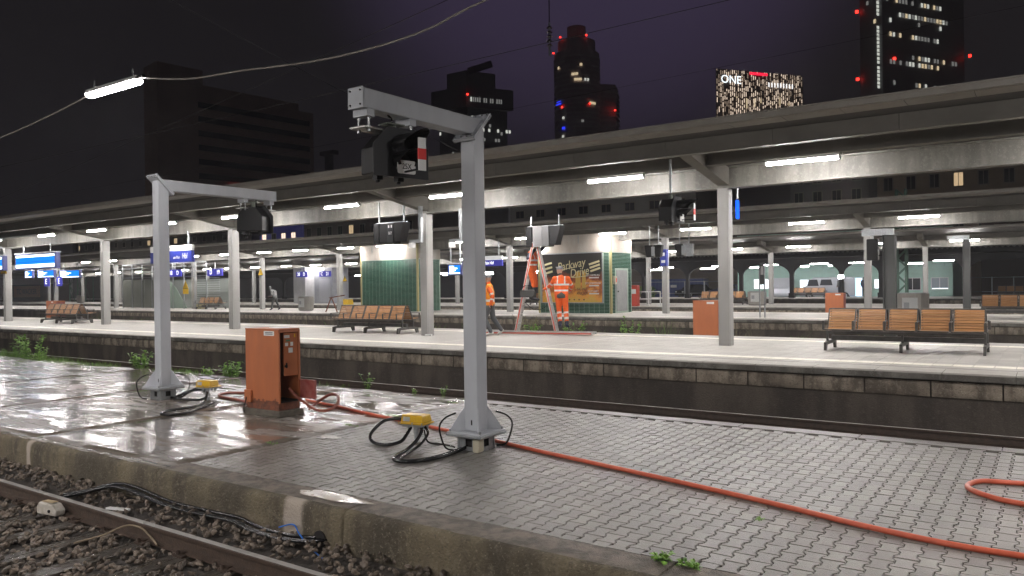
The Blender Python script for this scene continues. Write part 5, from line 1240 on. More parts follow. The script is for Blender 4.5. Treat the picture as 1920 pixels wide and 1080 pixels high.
# tour poster on the right kiosk
def poster():
    m = bpy.data.materials.new('poster_print'); m.use_nodes = True; nt = m.node_tree; b = nt.nodes['Principled BSDF']; L = nt.links.new
    tc = nt.nodes.new('ShaderNodeTexCoord'); sp = nt.nodes.new('ShaderNodeSeparateXYZ'); L(tc.outputs['Object'], sp.inputs[0])
    nz = nt.nodes.new('ShaderNodeTexNoise'); nz.inputs['Scale'].default_value = 2.2; nz.inputs['Detail'].default_value = 6; L(tc.outputs['Object'], nz.inputs['Vector'])
    ad = nt.nodes.new('ShaderNodeMath'); ad.operation = 'MULTIPLY_ADD'; ad.inputs[1].default_value = 1.5; L(nz.outputs['Fac'], ad.inputs[0]); L(sp.outputs['Z'], ad.inputs[2])
    mr = nt.nodes.new('ShaderNodeMapRange'); mr.inputs['From Min'].default_value = -.45; mr.inputs['From Max'].default_value = 1.35; L(ad.outputs[0], mr.inputs['Value'])
    rp = nt.nodes.new('ShaderNodeValToRGB'); e = rp.color_ramp.elements; e[0].position = 0; e[0].color = (.75,.46,.09,1); e[1].position = .82; e[1].color = (.012,.010,.008,1)
    for p, c in ((.18,(.85,.38,.05,1)),(.36,(.42,.10,.02,1)),(.48,(.80,.32,.05,1)),(.62,(.28,.06,.015,1))): q = rp.color_ramp.elements.new(p); q.color = c
    L(mr.outputs['Result'], rp.inputs['Fac']); L(rp.outputs['Color'], b.inputs['Base Color']); b.inputs['Roughness'].default_value = .4
    cream = M('poster_cream_ink', (.66,.60,.34), .5); wht = M('poster_white_ink', (.72,.70,.66), .5); gold = M('poster_gold', (.60,.36,.06), .5)
    t = thing('poster', 'large tour poster with cream script lettering on the right green kiosk', 'poster', (-20.1, 34.23, 2.55))
    w, h = 1.76, 1.235
    MB().box(-w,w,-.006,.0,-h,h).build('print', m, t)
    fr = MB(); 
    for a in ((-w-.05,w+.05,-h-.05,-h),(-w-.05,w+.05,h,h+.05),(-w-.05,-w,-h,h),(w,w+.05,-h,h)): fr.box(a[0],a[1],-.03,.0,a[2],a[3])
    fr.build('frame', zinc_m, t)
    y = -.010
    text('Parkway', .62, cream, t, (-.02,y,.66), ry=-9, shear=.25, width=.78); text('Drive', .60, cream, t, (.45,y,.28), ry=-9, shear=.25, width=.82)
    for a, c_ in (((-.86,.40),(.30,.56)),((.05,.02),(.95,.10))): MB().bar((a[0],y,a[1]),(c_[0],y,c_[1]),.003,.035,up=(0,0,1)).build('flourish', cream, t)
    for k in range(3): MB().bar((1.02+.04*k,y,.66-.17*k),(1.62+.02*k,y,.82-.17*k),.003,.10,up=(0,0,1)).build('banner', cream, t)
    for k in range(3): MB().bar((-1.60+.03*k,y,.70-.22*k),(-1.16+.02*k,y,.80-.22*k),.003,.10,up=(0,0,1)).build('banner', cream, t)
    for k, a in enumerate(('22.9. HAMBURG','27.9. DORTMUND','STUTTGART')):
        text(a, .135, wht, t, (1.24,y,.12-.40*k), width=.82); MB().box(1.02,1.58,y-.001,y,-.03-.40*k,.03-.40*k).build('print_line', wht, t)
    text('THE AMITY', .20, M('poster_dark_ink',(.05,.02,.01),.5), t, (.62,y,-.58), width=.62); text('AFFLICTION', .20, M('poster_dark_ink'), t, (.62,y,-.78), width=.58)
    for k in range(7): MB().box(-1.0+k*.28,-.93+k*.28,y-.001,y,-1.13,-1.07).build('logo_mark', ink_m, t)
    for x_, w_, hh in ((.38,.16,.75),(.72,.12,.85)): MB().prism([(-w_,-.45),(w_,-.45),(w_*.9,.35),(w_*.2,.5),(-w_*.8,.4)], y+.002, y+.003, lambda a,c,q: (x_+a,q,c-.12)).build('stage_shape', gold, t)
poster()
# ------------------------------------------------------------------ stair enclosure with glass sides
def enclosure():
    t = thing('stair_enclosure', 'grey glass stair enclosure on the second platform behind the left gantry post', 'stair enclosure', (-57, 34.5, .76))
    gl = M('dull_green_glass', (.24,.25,.22), .25, col2=(.20,.21,.185), nscale=1)
    for k in range(4): MB().box(-6.1+k*1.62,-4.52+k*1.62,-.012,.012,.05,2.30).build('glass_panel', gl, t)
    MB().prism([(.45,.05),(3.0,.05),(1.5,1.6),(.45,2.3)], -.012, .012, lambda a,c,w: (a,w,c)).build('glass_panel', M('stair_glass', (.33,.42,.35), .2), t)
    for k in range(9): MB().box(-6.18+k*1.45,-6.12+k*1.45,-.04,.04,0,3.5).build('post', zinc_m, t)
    for z_ in (2.45,2.85,3.2,3.5): MB().box(-6.15,5.45,-.02,.02,z_,z_+.05).build('transom', zinc_m, t)
    for k in range(14): MB().box(2.0,5.3,1.2,1.23,.3+k*.17,.34+k*.17).build('louvre', zinc_m, t)
    MB().box(-6.1,5.4,2.3,2.34,0,2.3).build('rear_glass', glass_m, t)
    MB().box(3.5,4.3,.3,.7,.0,.35).build('grit_box', M('pale_yellow_box', (.55,.50,.30), .6), t)
enclosure()
def house_sign():
    t = thing('hazard_sign', 'yellow hazard sign with a pointed top on the glass stair enclosure', 'sign', (-54.1,34.42,2.3))
    MB().prism([(-.36,-.40),(.36,-.40),(.36,.02),(0,.62),(-.36,.02)], -.01, 0, lambda a,c,w: (a,w,c)).build('plate', warn_m, t); MB().box(-.36,.36,-.013,-.0105,.0,.03).build('rule', ink_m, t)
house_sign()
def track_sign(label, s1, s2, x, y, z, w=1.75, h=.52, rod=.5):
    t = thing('platform_number_sign', label, 'sign', (x, y, z))
    MB().box(-w/2,-.02,-.05,.05,-h/2,h/2).box(.02,w/2,-.05,.05,-h/2,h/2).build('panel', blue_lit, t)
    text(s1, h*.86, txt_lit, t, (-w*.25,-.054,0), width=.85); text(s2, h*.86, txt_lit, t, (w*.25,-.054,0), width=.85)
    MB().cyl((0,0,h/2),(0,0,h/2+rod),.045,8).build('hanger_rod', zinc_m, t)
track_sign('backlit blue platform sign reading 18 D right of the left gantry post', '18', 'D', -55.15, 34.2, 3.5)
track_sign('backlit blue platform sign reading D 19 left of a near grey column', 'D', '19', -50.05, 34.2, 3.45)
track_sign('backlit blue platform sign reading 20 D on the pale lift shaft', '20', 'D', -57.7, 48.6, 3.5, 1.5)
track_sign('backlit blue platform sign reading C 21 by the green lattice mast', 'C', '21', -55.2, 49.2, 3.5, 1.5)
for lab, x in (('small backlit blue letter E sign left of the far left columns', -76.0), ('second small backlit blue letter E sign at far left', -73.6)):
    t = thing('letter_sign', lab, 'sign', (x, 34.4, 3.12)); MB().box(-.45,.45,-.05,.05,-.42,.42).build('panel', blue_lit, t); text('E', .7, txt_lit, t, (-.02,-.054,0))
    MB().cyl((0,0,.42),(0,0,1.2),.04,8).build('hanger_rod', zinc_m, t)
display('lit display on the second platform, middle of three at far left', -76.2, 34.5, 3.84, 3.2, .72, 1, 0, .6)
display('lit display on the second platform, right one of three at far left', -71.8, 34.5, 3.74, 3.6, .72, 1, 0, .6)
display('narrow lit display on the second platform, left one of three at far left', -79.6, 34.5, 3.86, 1.6, .72, 1, 0, .6)
display('small bright display on the second platform left of the middle gantry post', -27.7, 34.3, 3.14, 1.05, .62, 1, 0, 1.3)
t = thing('station_sign', 'blue and white station name sign on the second platform behind the middle gantry post', 'sign', (-25.5, 33.9, 3.5))
MB().box(-1.35,1.35,-.05,.05,-.22,.10).build('blue_panel', blue_lit, t); MB().box(-1.35,1.35,-.05,.05,.105,.32).build('white_panel', M('lit_white_panel', (.8,.8,.8), .5, emit=(1,1,1), estr=.4), t)
text('Frankfurt am Main Hbf', .24, txt_lit, t, (0,-.053,-.06), width=.72); MB().cyl((1.1,0,.32),(1.1,0,1.2),.04,8).build('hanger_rod', zinc_m, t)
for k, (x, y, z, lab) in enumerate(((-45.9,35.0,3.42,'yellow triangular warning sign on a second platform column left of the hooded passenger'),(-54.3,50.8,3.05,'small yellow warning sign by the green lattice mast'))): warn_sign(lab, x, y, z, .30)
# hanging signals on the second platform
for (lab, x, g_) in (('dark pair of hanging signal heads left of the second platform column', -14.85, False), ('grey pair of hanging signal heads right of the second platform column', -13.4, True)):
    t = thing('platform_signal', lab, 'signal', (x, 32.7, 3.68))
    for q, m in ((-.22, black_m), (.22, zinc_m if g_ else black_m)):
        MB().add([(q-.20,-.12,.27),(q+.20,-.12,.27),(q+.20,.12,.27),(q-.20,.12,.27),(q-.11,-.12,-.27),(q+.13,-.12,-.27),(q+.13,.12,-.27),(q-.11,.12,-.27)], [(0,3,2,1),(4,5,6,7),(0,1,5,4),(1,2,6,5),(2,3,7,6),(3,0,4,7)][::1]).build('head', m, t)
        MB().cyl((q,0,.27),(q,0,1.15),.03,8).build('hanger_rod', zinc_m, t)
    MB().box(-.08,.08,-.14,-.125,-.2,.2).build('backplate', zinc_m, t)
t = thing('emergency_point', 'blue information column panel on the second platform column', 'sign', (-15.35,34.95,3.45)); MB().box(-.16,.16,-.12,.12,-.40,.40).build('panel', blue_m, t, bevel=.02); MB().box(-.10,.10,-.125,-.1205,-.25,-.12).build('white_field', txt_m, t); MB().box(-.08,.08,-.125,-.1205,.08,.24).build('symbol', txt_m, t)
# bins
def bin_(label, x, y, w=1.2, h=.90, poster_=True):
    t = thing('waste_bin', label, 'bin', (x, y, .764)); n = 20; P = [(w/2*math.cos(2*math.pi*k/n), .32*math.sin(2*math.pi*k/n)) for k in range(n)]
    MB().prism(P, .03, h, lambda a,c,q: (a*(1+.04*q),c*(1+.04*q),q)).build('body', metal_bin_m, t); MB().prism([(a*.86,c*.86) for a,c in P], h+.001, h+.03, lambda a,c,q: (a,c,q)).build('lid', zinc_m, t)
    MB().prism([(a*.9,c*.9) for a,c in P], 0, .028, lambda a,c,q: (a,c,q)).build('base', black_m, t)
    if poster_: MB().box(-.30,.22,-.345,-.335,.22,.80).build('notice', paper_m, t); MB().box(-.24,-.06,-.348,-.3455,.40,.62).build('notice_print', M('grey_print', (.4,.42,.44), .6), t)
bin_('oval brushed steel waste bin on the second platform beside the hooded passenger', -40.0, 34.0, 1.3)
bin_('oval steel waste bin with white notice behind the right bench', -4.35, 32.6, 1.1, .95)
bin_('oval steel waste bin with pink notice on the third platform', -15.3, 49.0, 1.15, .85)
bin_('steel waste bin far left on the third platform', -97.5, 48, 1.5, .9, False)
# masts and blocks between the platforms
def lattice(label, x, y, h, w=1.0, mat=None):
    t = thing('lattice_mast', label, 'mast', (x, y, -.3)); m = mat or mast_m
    for sx in (-1,1):
        for sy in (-1,1): MB().box(sx*w/2-.06,sx*w/2+.06,sy*w/2-.06,sy*w/2+.06,0,h).build('chord', m, t)
    n = int(h/w)
    br = MB()
    for k in range(n):
        z0, z1 = k*h/n, (k+1)*h/n; s = 1 if k % 2 else -1
        for sy in (-1,1): br.bar((-s*w/2,sy*w/2,z0),(s*w/2,sy*w/2,z1),.06,.06); br.bar((sy*w/2,-s*w/2,z0),(sy*w/2,s*w/2,z1),.06,.06)
    stuff(br.build('bracing', m, t)); return t
lattice('green steel lattice mast between third platform sign and the left kiosk', -65.4, 57.2, 7.5, 1.2)
lattice('second green steel lattice mast close beside the first one', -62.4, 57.6, 7.5, 1.2)
lattice('pale green lattice mast at far left beyond the displays', -115.5, 57, 6.5, 2.2)
lattice('dark green lattice mast behind the right bench', -8.2, 57, 8.5, .55)
def steel_mast(label, x, y, h, w, arm=True, sig=False):
    t = thing('catenary_mast', label, 'mast', (x, y, .28)); m = M('dark_mast_steel', (.085,.088,.085), .5)
    MB().box(-w/2,w/2,-w*.1,w*.1,0,h).box(-w/2,-w/2+.025,-w/2,w/2,0,h).box(w/2-.025,w/2,-w/2,w/2,0,h).build('post', m, t)
    MB().box(-w*.8,w*.8,-w*.8,w*.8,0,.05).build('base_plate', m, t)
    if arm: MB().box(-.75,.12,-.12,.12,h+.002,h+.20).build('head_arm', zinc_m, t)
    if sig:
        MB().box(-.62,-.30,-.15,.15,h-.75,h-.1).build('signal_box', black_m, t, bevel=.03)
        for z_ in (h-.6,h-.3): MB().bar((-.30,0,z_),(-w/2,0,z_),.05,.04).build('bracket', black_m, t)
        MB().cyl((-.46,0,h-.1),(-.46,0,h),.03,8).build('hanger', zinc_m, t)
steel_mast('dark steel mast with a black signal behind the right bench', -4.03, 25.7, 3.30, .34, True, True)
steel_mast('slim dark steel mast near the right edge under the third canopy', -3.26, 41.3, 3.75, .30, True, False)
t = thing('lift_shaft', 'pale grey concrete lift shaft on the third platform', 'lift shaft', (-57.4, 49.8, .76))
MB().box(-1.85,-.2,-.9,1.6,0,3.4).build('shaft', M('concrete_painted_lit', (.55,.55,.55), .7, col2=(.45,.45,.45), nscale=1.5), t); MB().box(-.19,2.3,.2,2.2,0,3.35).build('side_wall', M('shaft_side_grey', (.36,.37,.40), .6, col2=(.27,.28,.31), nscale=1.2), t); MB().box(.5,2.0,.17,.195,.1,2.3).build('door', M('lift_door', (.40,.41,.44), .4), t)  # left part paler than the side: light on it is put into the colour
t = thing('grit_bin', 'small yellow grit bin on the third platform behind the hooded passenger', 'grit bin', (-49.5,46.5,.764)); MB().prism([(-.5,0),(.5,0),(.42,.45),(-.42,.45)], -.3,.3, lambda a,c,w: (a,w,c)).build('body', warn_m, t); MB().box(-.46,.46,-.33,.33,.452,.50).build('lid', beige_m, t)
t = thing('guard_rail', 'white tubular guard rail beside the right green kiosk', 'railing', (-21.3, 46.2, .764))
for x in (-.9,-.1,.7): MB().cyl((x,0,0),(x,0,.95),.04,8).build('post', white_m, t)
for z in (.45,.92): MB().cyl((-.9,0,z),(.7,0,z),.035,8).build('rail', white_m, t)
t = thing('fire_cabinet', 'red post box at the guard rail beside the right green kiosk', 'cabinet', (-22.3,46.0,.764)); MB().box(-.28,.28,-.2,.2,0,1.35).build('body', M('signal_red', (.60,.06,.03), .5), t, bevel=.03); MB().box(-.2,.2,-.206,-.201,.8,1.1).build('notice', paper_m, t)
# small post with yellow and white sign on the second platform
t = thing('post_sign', 'slim grey twin post with a narrow dark board on the second platform', 'sign', (-9.75, 31.9, .764))
for x in (-.10,.10): MB().cyl((x,0,0),(x,0,2.1),.03,8).build('post', zinc_m, t)
MB().box(-.07,.10,-.04,.0,1.35,2.25).build('board', M('dark_board', (.10,.11,.11), .5), t); MB().box(-.04,.07,-.045,-.0405,1.75,2.1).build('board_field', paper_m, t)
for k, (x, y, lab) in enumerate(((-35.6,32.2,'thin rusty tripod barrier leaning by the left green kiosk'),)):
    t = thing('barrier', lab, 'barrier', (x, y, .764))
    for dx in (-.5,.5): MB().bar((dx,0,0),(0,0,.9),.05,.05).build('leg', rust_m, t)
    MB().bar((-.1,-.05,.85),(1.1,.05,1.0),.08,.05).build('beam', rust_m, t)
# ------------------------------------------------------------------ old dark canopy with arched brackets in front of the mint building
iron = M('sooty_iron', (.010,.009,.009), .8)
t = thing('old_canopy', 'old dark iron canopy with arched brackets before the mint green building', 'canopy', (0, 71, 0))
MB().box(-110,10,-2.6,2.9,4.25,4.75).build('roof', iron, t)
b = MB(); x = -45
while x < 6: b.prism([(0,4.76),(.36,4.76),(.36,4.68),(.18,4.56),(0,4.68)], -2.66,-2.61, lambda a,c,w: (x+a,w,c)); x += .36
stuff(b.build('valance', M('grey_valance', (.20,.20,.19), .6), t))
TD3 = TD.copy(); TD3.materials.clear(); TD3.materials.append(mat_emit('mid_diffuser', (1.,.97,1.), TUBE*.8)); TD2 = TD.copy(); TD2.materials.clear(); TD2.materials.append(mat_emit('dim_diffuser', (1.,.95,1.), TUBE*.3))
OC = [-5.6,-11.8,-14.9,-19.06,-23.6,-28.8,-33.4,-38.5,-44,-50,-56,-62,-70,-78,-88]
for x in OC:
    MB().box(x-.16,x+.16,-.16,.16,.76,3.5).build('column', iron, t); MB().box(x-.24,x+.24,-.24,.24,.76,1.2).build('base', iron, t)
    for s in (-1,1):
        pl = [(0,3.0)]+[(1.7*(1-math.cos(R(a))), 3.0+.75*math.sin(R(a))) for a in range(0,91,15)]
        pl = [(0,2.7)]+[(.16+1.5*(1-math.cos(R(a))), 2.75+1.0*math.sin(R(a))) for a in range(0,91,15)]+[(1.66,4.25),(0,4.25)]
        MB().prism([(x+s*a,c) for a,c in pl], -.10,.10, lambda a,c,w: (a,w,c)).build('bracket', iron, t)
MB().box(-110,10,-.14,.14,3.72,4.25).build('beam', iron, t)
for k, x in enumerate(OC[:-1]):
    for y_, d in ((69.2, .9), (72.6, -1.5)):
        xx = x-2.3+d; tt = thing('tube_light', 'white tube light in the %s row under the old iron canopy, %s from the right' % ('front' if y_ < 71 else 'rear', ORD[k]), 'lamp', (xx, y_, 3.72 if y_ < 71 else 3.60), 0, 'tube lights under the old iron canopy')
        place('fixture_body', TB, tt); place('diffuser', TD2 if y_ < 71 else TD3, tt)
# ------------------------------------------------------------------ mint green building
LITW = mat_emit('lit_window_white', (.86,.95,1.), 2.2); LITB = mat_emit('lit_door_blue', (.55,.78,1.), 2.4)
t = thing('mint_building', 'mint green low building with lit windows at right in the distance', 'building', (-18, 78, .5))
MB().box(-8.3,10.8,.0,9,0,6.4).build('wall', mint_m, t)
for k in range(19):
    MB().box(-8.2+k*1.018,-8.16+k*1.018,-.012,0,2.9,6.4).build('cladding_joint', M('mint_joint', (.24,.38,.32), .6), t) if k % 2 == 0 else None
MB().box(-8.4,10.9,-.1,9.1,6.401,6.6).build('roof', deck_m, t)
def win(x0, x1, z0, z1, lit, name='window'):
    f = MB().box(x0-.06,x1+.06,-.03,-.001,z0-.06,z1+.06).build(name, white_m, t); MB().box(x0,x1,-.036,-.031,z0,z1).build('pane', lit, f); MB().box((x0+x1)/2-.025,(x0+x1)/2+.025,-.045,-.0365,z0,z1).build('mullion', white_m, f)
for x0, x1, z0, z1, lit in ((-2.15,-.8,1.05,1.85,LITW),(.1,1.4,1.05,1.85,LITW),(2.2,3.4,.28,1.95,LITB),(4.5,5.4,1.0,1.8,LITW),(7.0,8.25,.85,1.85,dkwin_m),(9.15,10.4,.85,1.85,M('dim_window',(.3,.36,.4),.3)),(-6.6,-5.2,1.05,1.95,LITW)): win(x0,x1,z0,z1,lit,'door' if lit is LITB else 'window')
MB().box(9.2,10.4,-.05,-.037,.90,.96).build('lit_strip', LITW, t)
t = thing('floodlight', 'bright floodlight on a post before the mint green building', 'lamp', (-14.85, 70.6, .76)); MB().cyl((0,0,0),(0,0,1.7),.05,8).build('post', iron, t); MB().box(-.24,.24,-.10,.10,1.62,1.98).build('housing', zinc_m, t); MB().box(-.21,.21,-.112,-.102,1.65,1.95).build('lens', mat_emit('flood_white', (1,1,1), 30), t)
# vehicles
def vehicle(label, x, y, rz, prof, w, paint, name, cat, glass):
    t = thing(name, label, cat, (x, y, .52 if y > 76.6 else .764), R(rz)); L0 = prof[0][0]; L1 = max(p[0] for p in prof)
    MB().prism(prof, -w/2, w/2, lambda a,c,q: (a,q,c)).build('body', paint, t, bevel=.05)
    for gx0, gx1, gz0, gz1 in glass: MB().prism([(gx0,gz0),(gx1,gz0),(gx1-.12,gz1),(gx0+.12,gz1)], -w/2-.006,-w/2-.001, lambda a,c,q: (a,q,c)).build('window', dkwin_m, t)
    for wx in (L0+.85, L1-.85):
        for s in (-1,1):
            wh = MB().cyl((wx,s*(w/2-.2),.33),(wx,s*(w/2+.02),.33),.33,18).build('wheel', black_m, t); MB().cyl((wx,s*(w/2+.0),.33),(wx,s*(w/2+.03),.33),.19,12).build('rim', zinc_m, wh)
    for s in (-1,1): MB().box(L0-.012,L0+.03,s*.6-.12,s*.6+.12,.62,.78).build('headlight', M('headlight_glass', (.7,.7,.7), .1), t)
VAN = [(-2.4,.3),(2.4,.3),(2.4,1.9),(2.2,2.05),(-1.2,2.05),(-1.75,1.3),(-2.35,1.05),(-2.45,.6)]
CARP = [(-2.1,.28),(2.1,.28),(2.15,.75),(1.95,.98),(1.55,1.02),(1.0,1.48),(-.5,1.5),(-1.15,1.0),(-2.0,.85),(-2.15,.55)]
silver = M('silver_paint', (.42,.44,.47), .3, metal=.5); dkblue = M('dark_blue_paint', (.02,.03,.09), .3); blackp = M('black_paint', (.015,.015,.018), .25)
vehicle('silver van parked by the mint green building left of the lit door', -17.4, 77.0, 8, VAN, 1.8, silver, 'parked_van', 'van', ((-1.7,-.7,1.25,1.85),(-.6,.5,1.3,1.85)))
vehicle('silver grey van parked at the left end of the mint green building', -21.6, 76.9, 100, VAN, 1.8, M('pale_grey_paint', (.5,.52,.54), .3, metal=.3), 'parked_van', 'van', ((-1.7,-.7,1.25,1.85),))
vehicle('dark car parked behind the third platform right of the second platform column', -33.5, 84.5, 60, CARP, 1.75, blackp, 'parked_car', 'car', ((-.9,.9,1.02,1.4),))
vehicle('black car parked further right behind the third platform', -29.5, 84.0, 20, CARP, 1.75, dkblue, 'parked_car', 'car', ((-.9,.9,1.02,1.4),))
t = thing('container', 'blue steel container parked behind the third platform', 'container', (-36.4, 86.5, -.3), R(6)); MB().box(-3.4,3.4,-1.2,1.2,.1,3.0).build('body', M('container_blue', (.025,.05,.18), .5), t)
for k in range(16): MB().box(-3.3+k*.42,-3.1+k*.42,-1.23,-1.201,.2,2.9).build('rib', M('container_blue'), t)
MB().box(-.4,.3,-1.24,-1.231,2.0,2.3).build('plate', paper_m, t)
t = thing('green_bush', 'dark round bush before the blue container', 'plant', (-39.2, 84.0, -.3)); rr = random.Random(9); lv = MB()
for k in range(900):
    d = Vector((rr.gauss(0,1),rr.gauss(0,1),rr.gauss(0,1))).normalized()*rr.uniform(.5,1); c = Vector((d.x*1.2,d.y*1.0,1.3+d.z*1.2)); s = .12
    a = Vector((rr.uniform(-1,1),rr.uniform(-1,1),rr.uniform(-1,1))).normalized()*s; e = a.cross(Vector((rr.uniform(-1,1),rr.uniform(-1,1),1))).normalized()*s*.6; lv.add([c-a,c+e,c+a,c-e],[(0,1,2,3)],0,rr.random())
lv.build('leaves', leaf_m, t, tone=True); MB().cyl((0,0,0),(0,0,1.2),.08,6).build('stem', rust_m, t)
# fence behind
t = thing('mesh_fence', 'tall steel fence behind the third platform before the parked cars', 'fence', (0, 80, -.3))
for k in range(22): MB().cyl((-46+k*2.2 if k < 10 else -6+(k-10)*1.6,0,0),(-46+k*2.2 if k < 10 else -6+(k-10)*1.6,0,2.7),.05,6).build('post', zinc_m, t)
for z in (1.4,2.65): MB().cyl((-46,0,z),(-26,0,z),.03,6).build('rail', zinc_m, t); MB().cyl((-6,0,z),(13,0,z),.03,6).build('rail', zinc_m, t)
# freight wagon with a painted board at far left
t = thing('freight_wagon', 'dark red brown wagon with an orange board lettered TC WACKER at far left', 'wagon', (-141, 62, -.2)); MB().box(-9,9,-1.4,1.4,.9,3.6).build('body', M('wagon_brown', (.06,.03,.025), .7), t)
MB().box(-4.6,4.8,-1.44,-1.401,1.5,3.4).build('board', M('board_orange', (.42,.17,.07), .6), t); text('TC WACKER', 1.3, M('board_dark', (.05,.02,.015), .6), t, (.1,-1.445,2.4), width=.95)
for x in (-6,-4,4,6): MB().cyl((x,-1.0,.45),(x,1.0,.45),.45,16).build('wheelset', rail_side_m, t)

# ------------------------------------------------------------------ town buildings behind
def building(label, x0, x1, y, z1, mat, rows, ww, wh, pitch, lit, name='town_building', z_first=3., rz=0., seed=0, wins=None, depth=14, zstep=3.6, cols=None):
    t = thing(name, label, 'building', (x0, y, -.3), rz); W_ = x1-x0; rr = random.Random(seed)
    MB().box(0,W_,0,depth,0,z1+.3).build('wall', mat, t); MB().box(-.3,W_+.3,-.4,depth+.3,z1+.301,z1+.8).build('roof', deck_m, t)
    n = int(W_/pitch); fm = MB().box(-ww/2-.15,ww/2+.15,-.06,-.001,-.15,wh+.15).mesh('window', M('window_surround', (.30,.27,.22), .7)); pm = {}
    for key, m in (('d', dkwin_m), ('w', lit)): pm[key] = MB().box(-ww/2,-.04,-.075,-.061,0,wh).box(.04,ww/2,-.075,-.061,0,wh).mesh('pane', m)
    for j in rows:
        for i in range(n):
            if cols and not cols(i, j): continue
            w = place('window', fm, t, (pitch*(i+.5), 0, z_first+zstep*j+.3)); place('pane', pm['w' if rr.random() < (wins or 0) else 'd'], w)
    return t
WARM = mat_emit('warm_room', (1.,.72,.42), .55)
building('beige town house with tall windows seen between canopies at right', -22, 6, 130, 21, M('beige_facade'), range(2,6), 1.15, 1.9, 3.1, WARM, seed=3, wins=.08, z_first=1.4)
building('dark grey house behind the right hung signal', -34, -22.5, 126, 19, M('grey_house', (.20,.185,.18), .8), range(2,5), 1.2, 2.2, 2.8, WARM, seed=4, wins=.0)
building('flat panelled office block above the right green kiosk', -78, -44, 112, 17.5, M('panel_grey', (.30,.285,.26), .8), range(3,4), 1.6, 1.2, 4.2, WARM, seed=5)
bl = building('long dim brown building above the left green kiosk', -132, -96, 112, 18.5, M('dim_brown_facade', (.20,.165,.15), .8), range(3,5), 1.2, 1.7, 3.2, WARM, seed=6, wins=.15, zstep=4.2, z_first=.6)
building('building in blue light with lit windows left of the middle bench', -147, -132.5, 112, 20, M('blue_lit_facade', (.06,.06,.36), .7, emit=(.05,.05,.5), estr=.06), range(3,5), 1.3, 1.9, 3.3, mat_emit('warm_window', (1.,.75,.6), 1.3), seed=8, wins=.75, z_first=1.6)  # blue light on the wall is put into its colour and a faint glow
building('long dark building behind the displays at far left', -230, -150, 112, 15, M('dark_grey_facade', (.09,.08,.075), .8), range(1,4), 1.2, 1.8, 4, WARM, seed=9, wins=.04)
building('low dark workshop behind the third platform', -120, -46, 92, 7.5, M('dark_workshop', (.05,.05,.06), .8), range(1,2), 1.4, 1.4, 4, WARM, seed=10, wins=.05)
building('beige wall of a shed behind the blue container', -50, -30.5, 93, 7.5, M('shed_beige', (.28,.235,.19), .8), range(0,0), 1, 1, 4, WARM, seed=11)
building('dark brick building at the right edge beyond the mint building', -6.5, 25, 100, 9, M('dark_brick_far', (.07,.035,.03), .8), range(1,2), 1.2, 1.4, 4, WARM, seed=12)
t = thing('street_lamp', 'small orange street lamp glowing between canopies at right', 'lamp', (-15.2,118,-.3)); MB().cyl((0,0,0),(0,0,9.3),.08,8).build('post', iron, t); MB().cyl((0,0,9.3),(0,0,9.8),.28,10).build('lantern', mat_emit('sodium', (1.,.45,.08), 9), t)
for k, (x, y, z, e, s) in enumerate(((-205,108,17.5,14,.55),(-193,108,17.8,6,.35),(-177,108,17.6,5,.3))):
    t = thing('street_lamp', 'white yard lamp at far left above the displays, %s of three' % ('leftmost','middle','rightmost')[k], 'lamp', (x,y,-.3)); MB().cyl((0,0,0),(0,0,z),.1,8).build('post', iron, t); MB().cyl((0,0,z),(0,0,z+s*1.4),s,10).build('lantern', mat_emit('yard_white%d' % k, (1.,.95,.88), e), t)
t = thing('floodlight_mast', 'dark floodlight mast in the sky right of the big dark block', 'mast', (-177,160,-.3)); MB().box(-.9,.9,-.9,.9,0,42).build('shaft', tower_m, t); MB().box(-3,3,-1,1,42.01,43.2).build('head', tower_m, t)
t = thing('chimney', 'thin dark chimney at far left above the canopy', 'chimney', (-195,95,-.3)); MB().cyl((0,0,0),(0,0,23),.8,10,0,.6).build('shaft', tower_m, t)

# ------------------------------------------------------------------ towers
COOL = mat_emit('office_light', (.92,.95,.85), .75); COOL2 = mat_emit('office_light_dim', (.85,.85,.8), .22); WARMT = mat_emit('flat_light_warm', (1.,.80,.5), .8); REDL = mat_emit('aviation_red', (1.,.03,.02), 5.); BLUEL = mat_emit('blue_neon', (.03,.05,1.), 1.5)
def face(A, B):
    A, B = Vector((*A,0)), Vector((*B,0)); d = (B-A); L = d.length; d.normalize(); n = Vector((d.y,-d.x,0))
    if n.dot(A) > 0: n = -n
    return A, d, L, n
def prism_xy(b, poly, z0, z1): return b.prism(poly, z0, z1, lambda a,c,w: (a,c,w))
def para(l, c, r): return [l, c, r, (l[0]+r[0]-c[0], l[1]+r[1]-c[1])]
def lit_windows(t, F_, rows, rng, dens, w, h, pitch, mats, off=.6, z0=0., zstep=3.8, edge=2.):
    A, d, L, n = F_; q = MB().add([(-w/2,0,0),(w/2,0,0),(w/2,0,h),(-w/2,0,h)], [(0,1,2,3)]); me = {}
    ang = math.atan2(d.y, d.x)
    for j in rows:
        run = rng.random()
        for i in range(int((L-2*edge)/pitch)):
            dn = dens(i*pitch/L, j) if callable(dens) else dens
            if rng.random() < dn:
                m = mats[int(rng.random()*len(mats))]
                if m.name not in me: me[m.name] = q.mesh('window', m)
                p = A+d*(edge+pitch*(i+.5))+n*off; o = place('window', me[m.name], t, (p.x, p.y, z0+zstep*j), ang)
def red_lamp(t, x, y, z, s=.8):
    MB().box(x-s,x+s,y-s,y+s,z,z+2*s).build('warning_light', REDL, t)
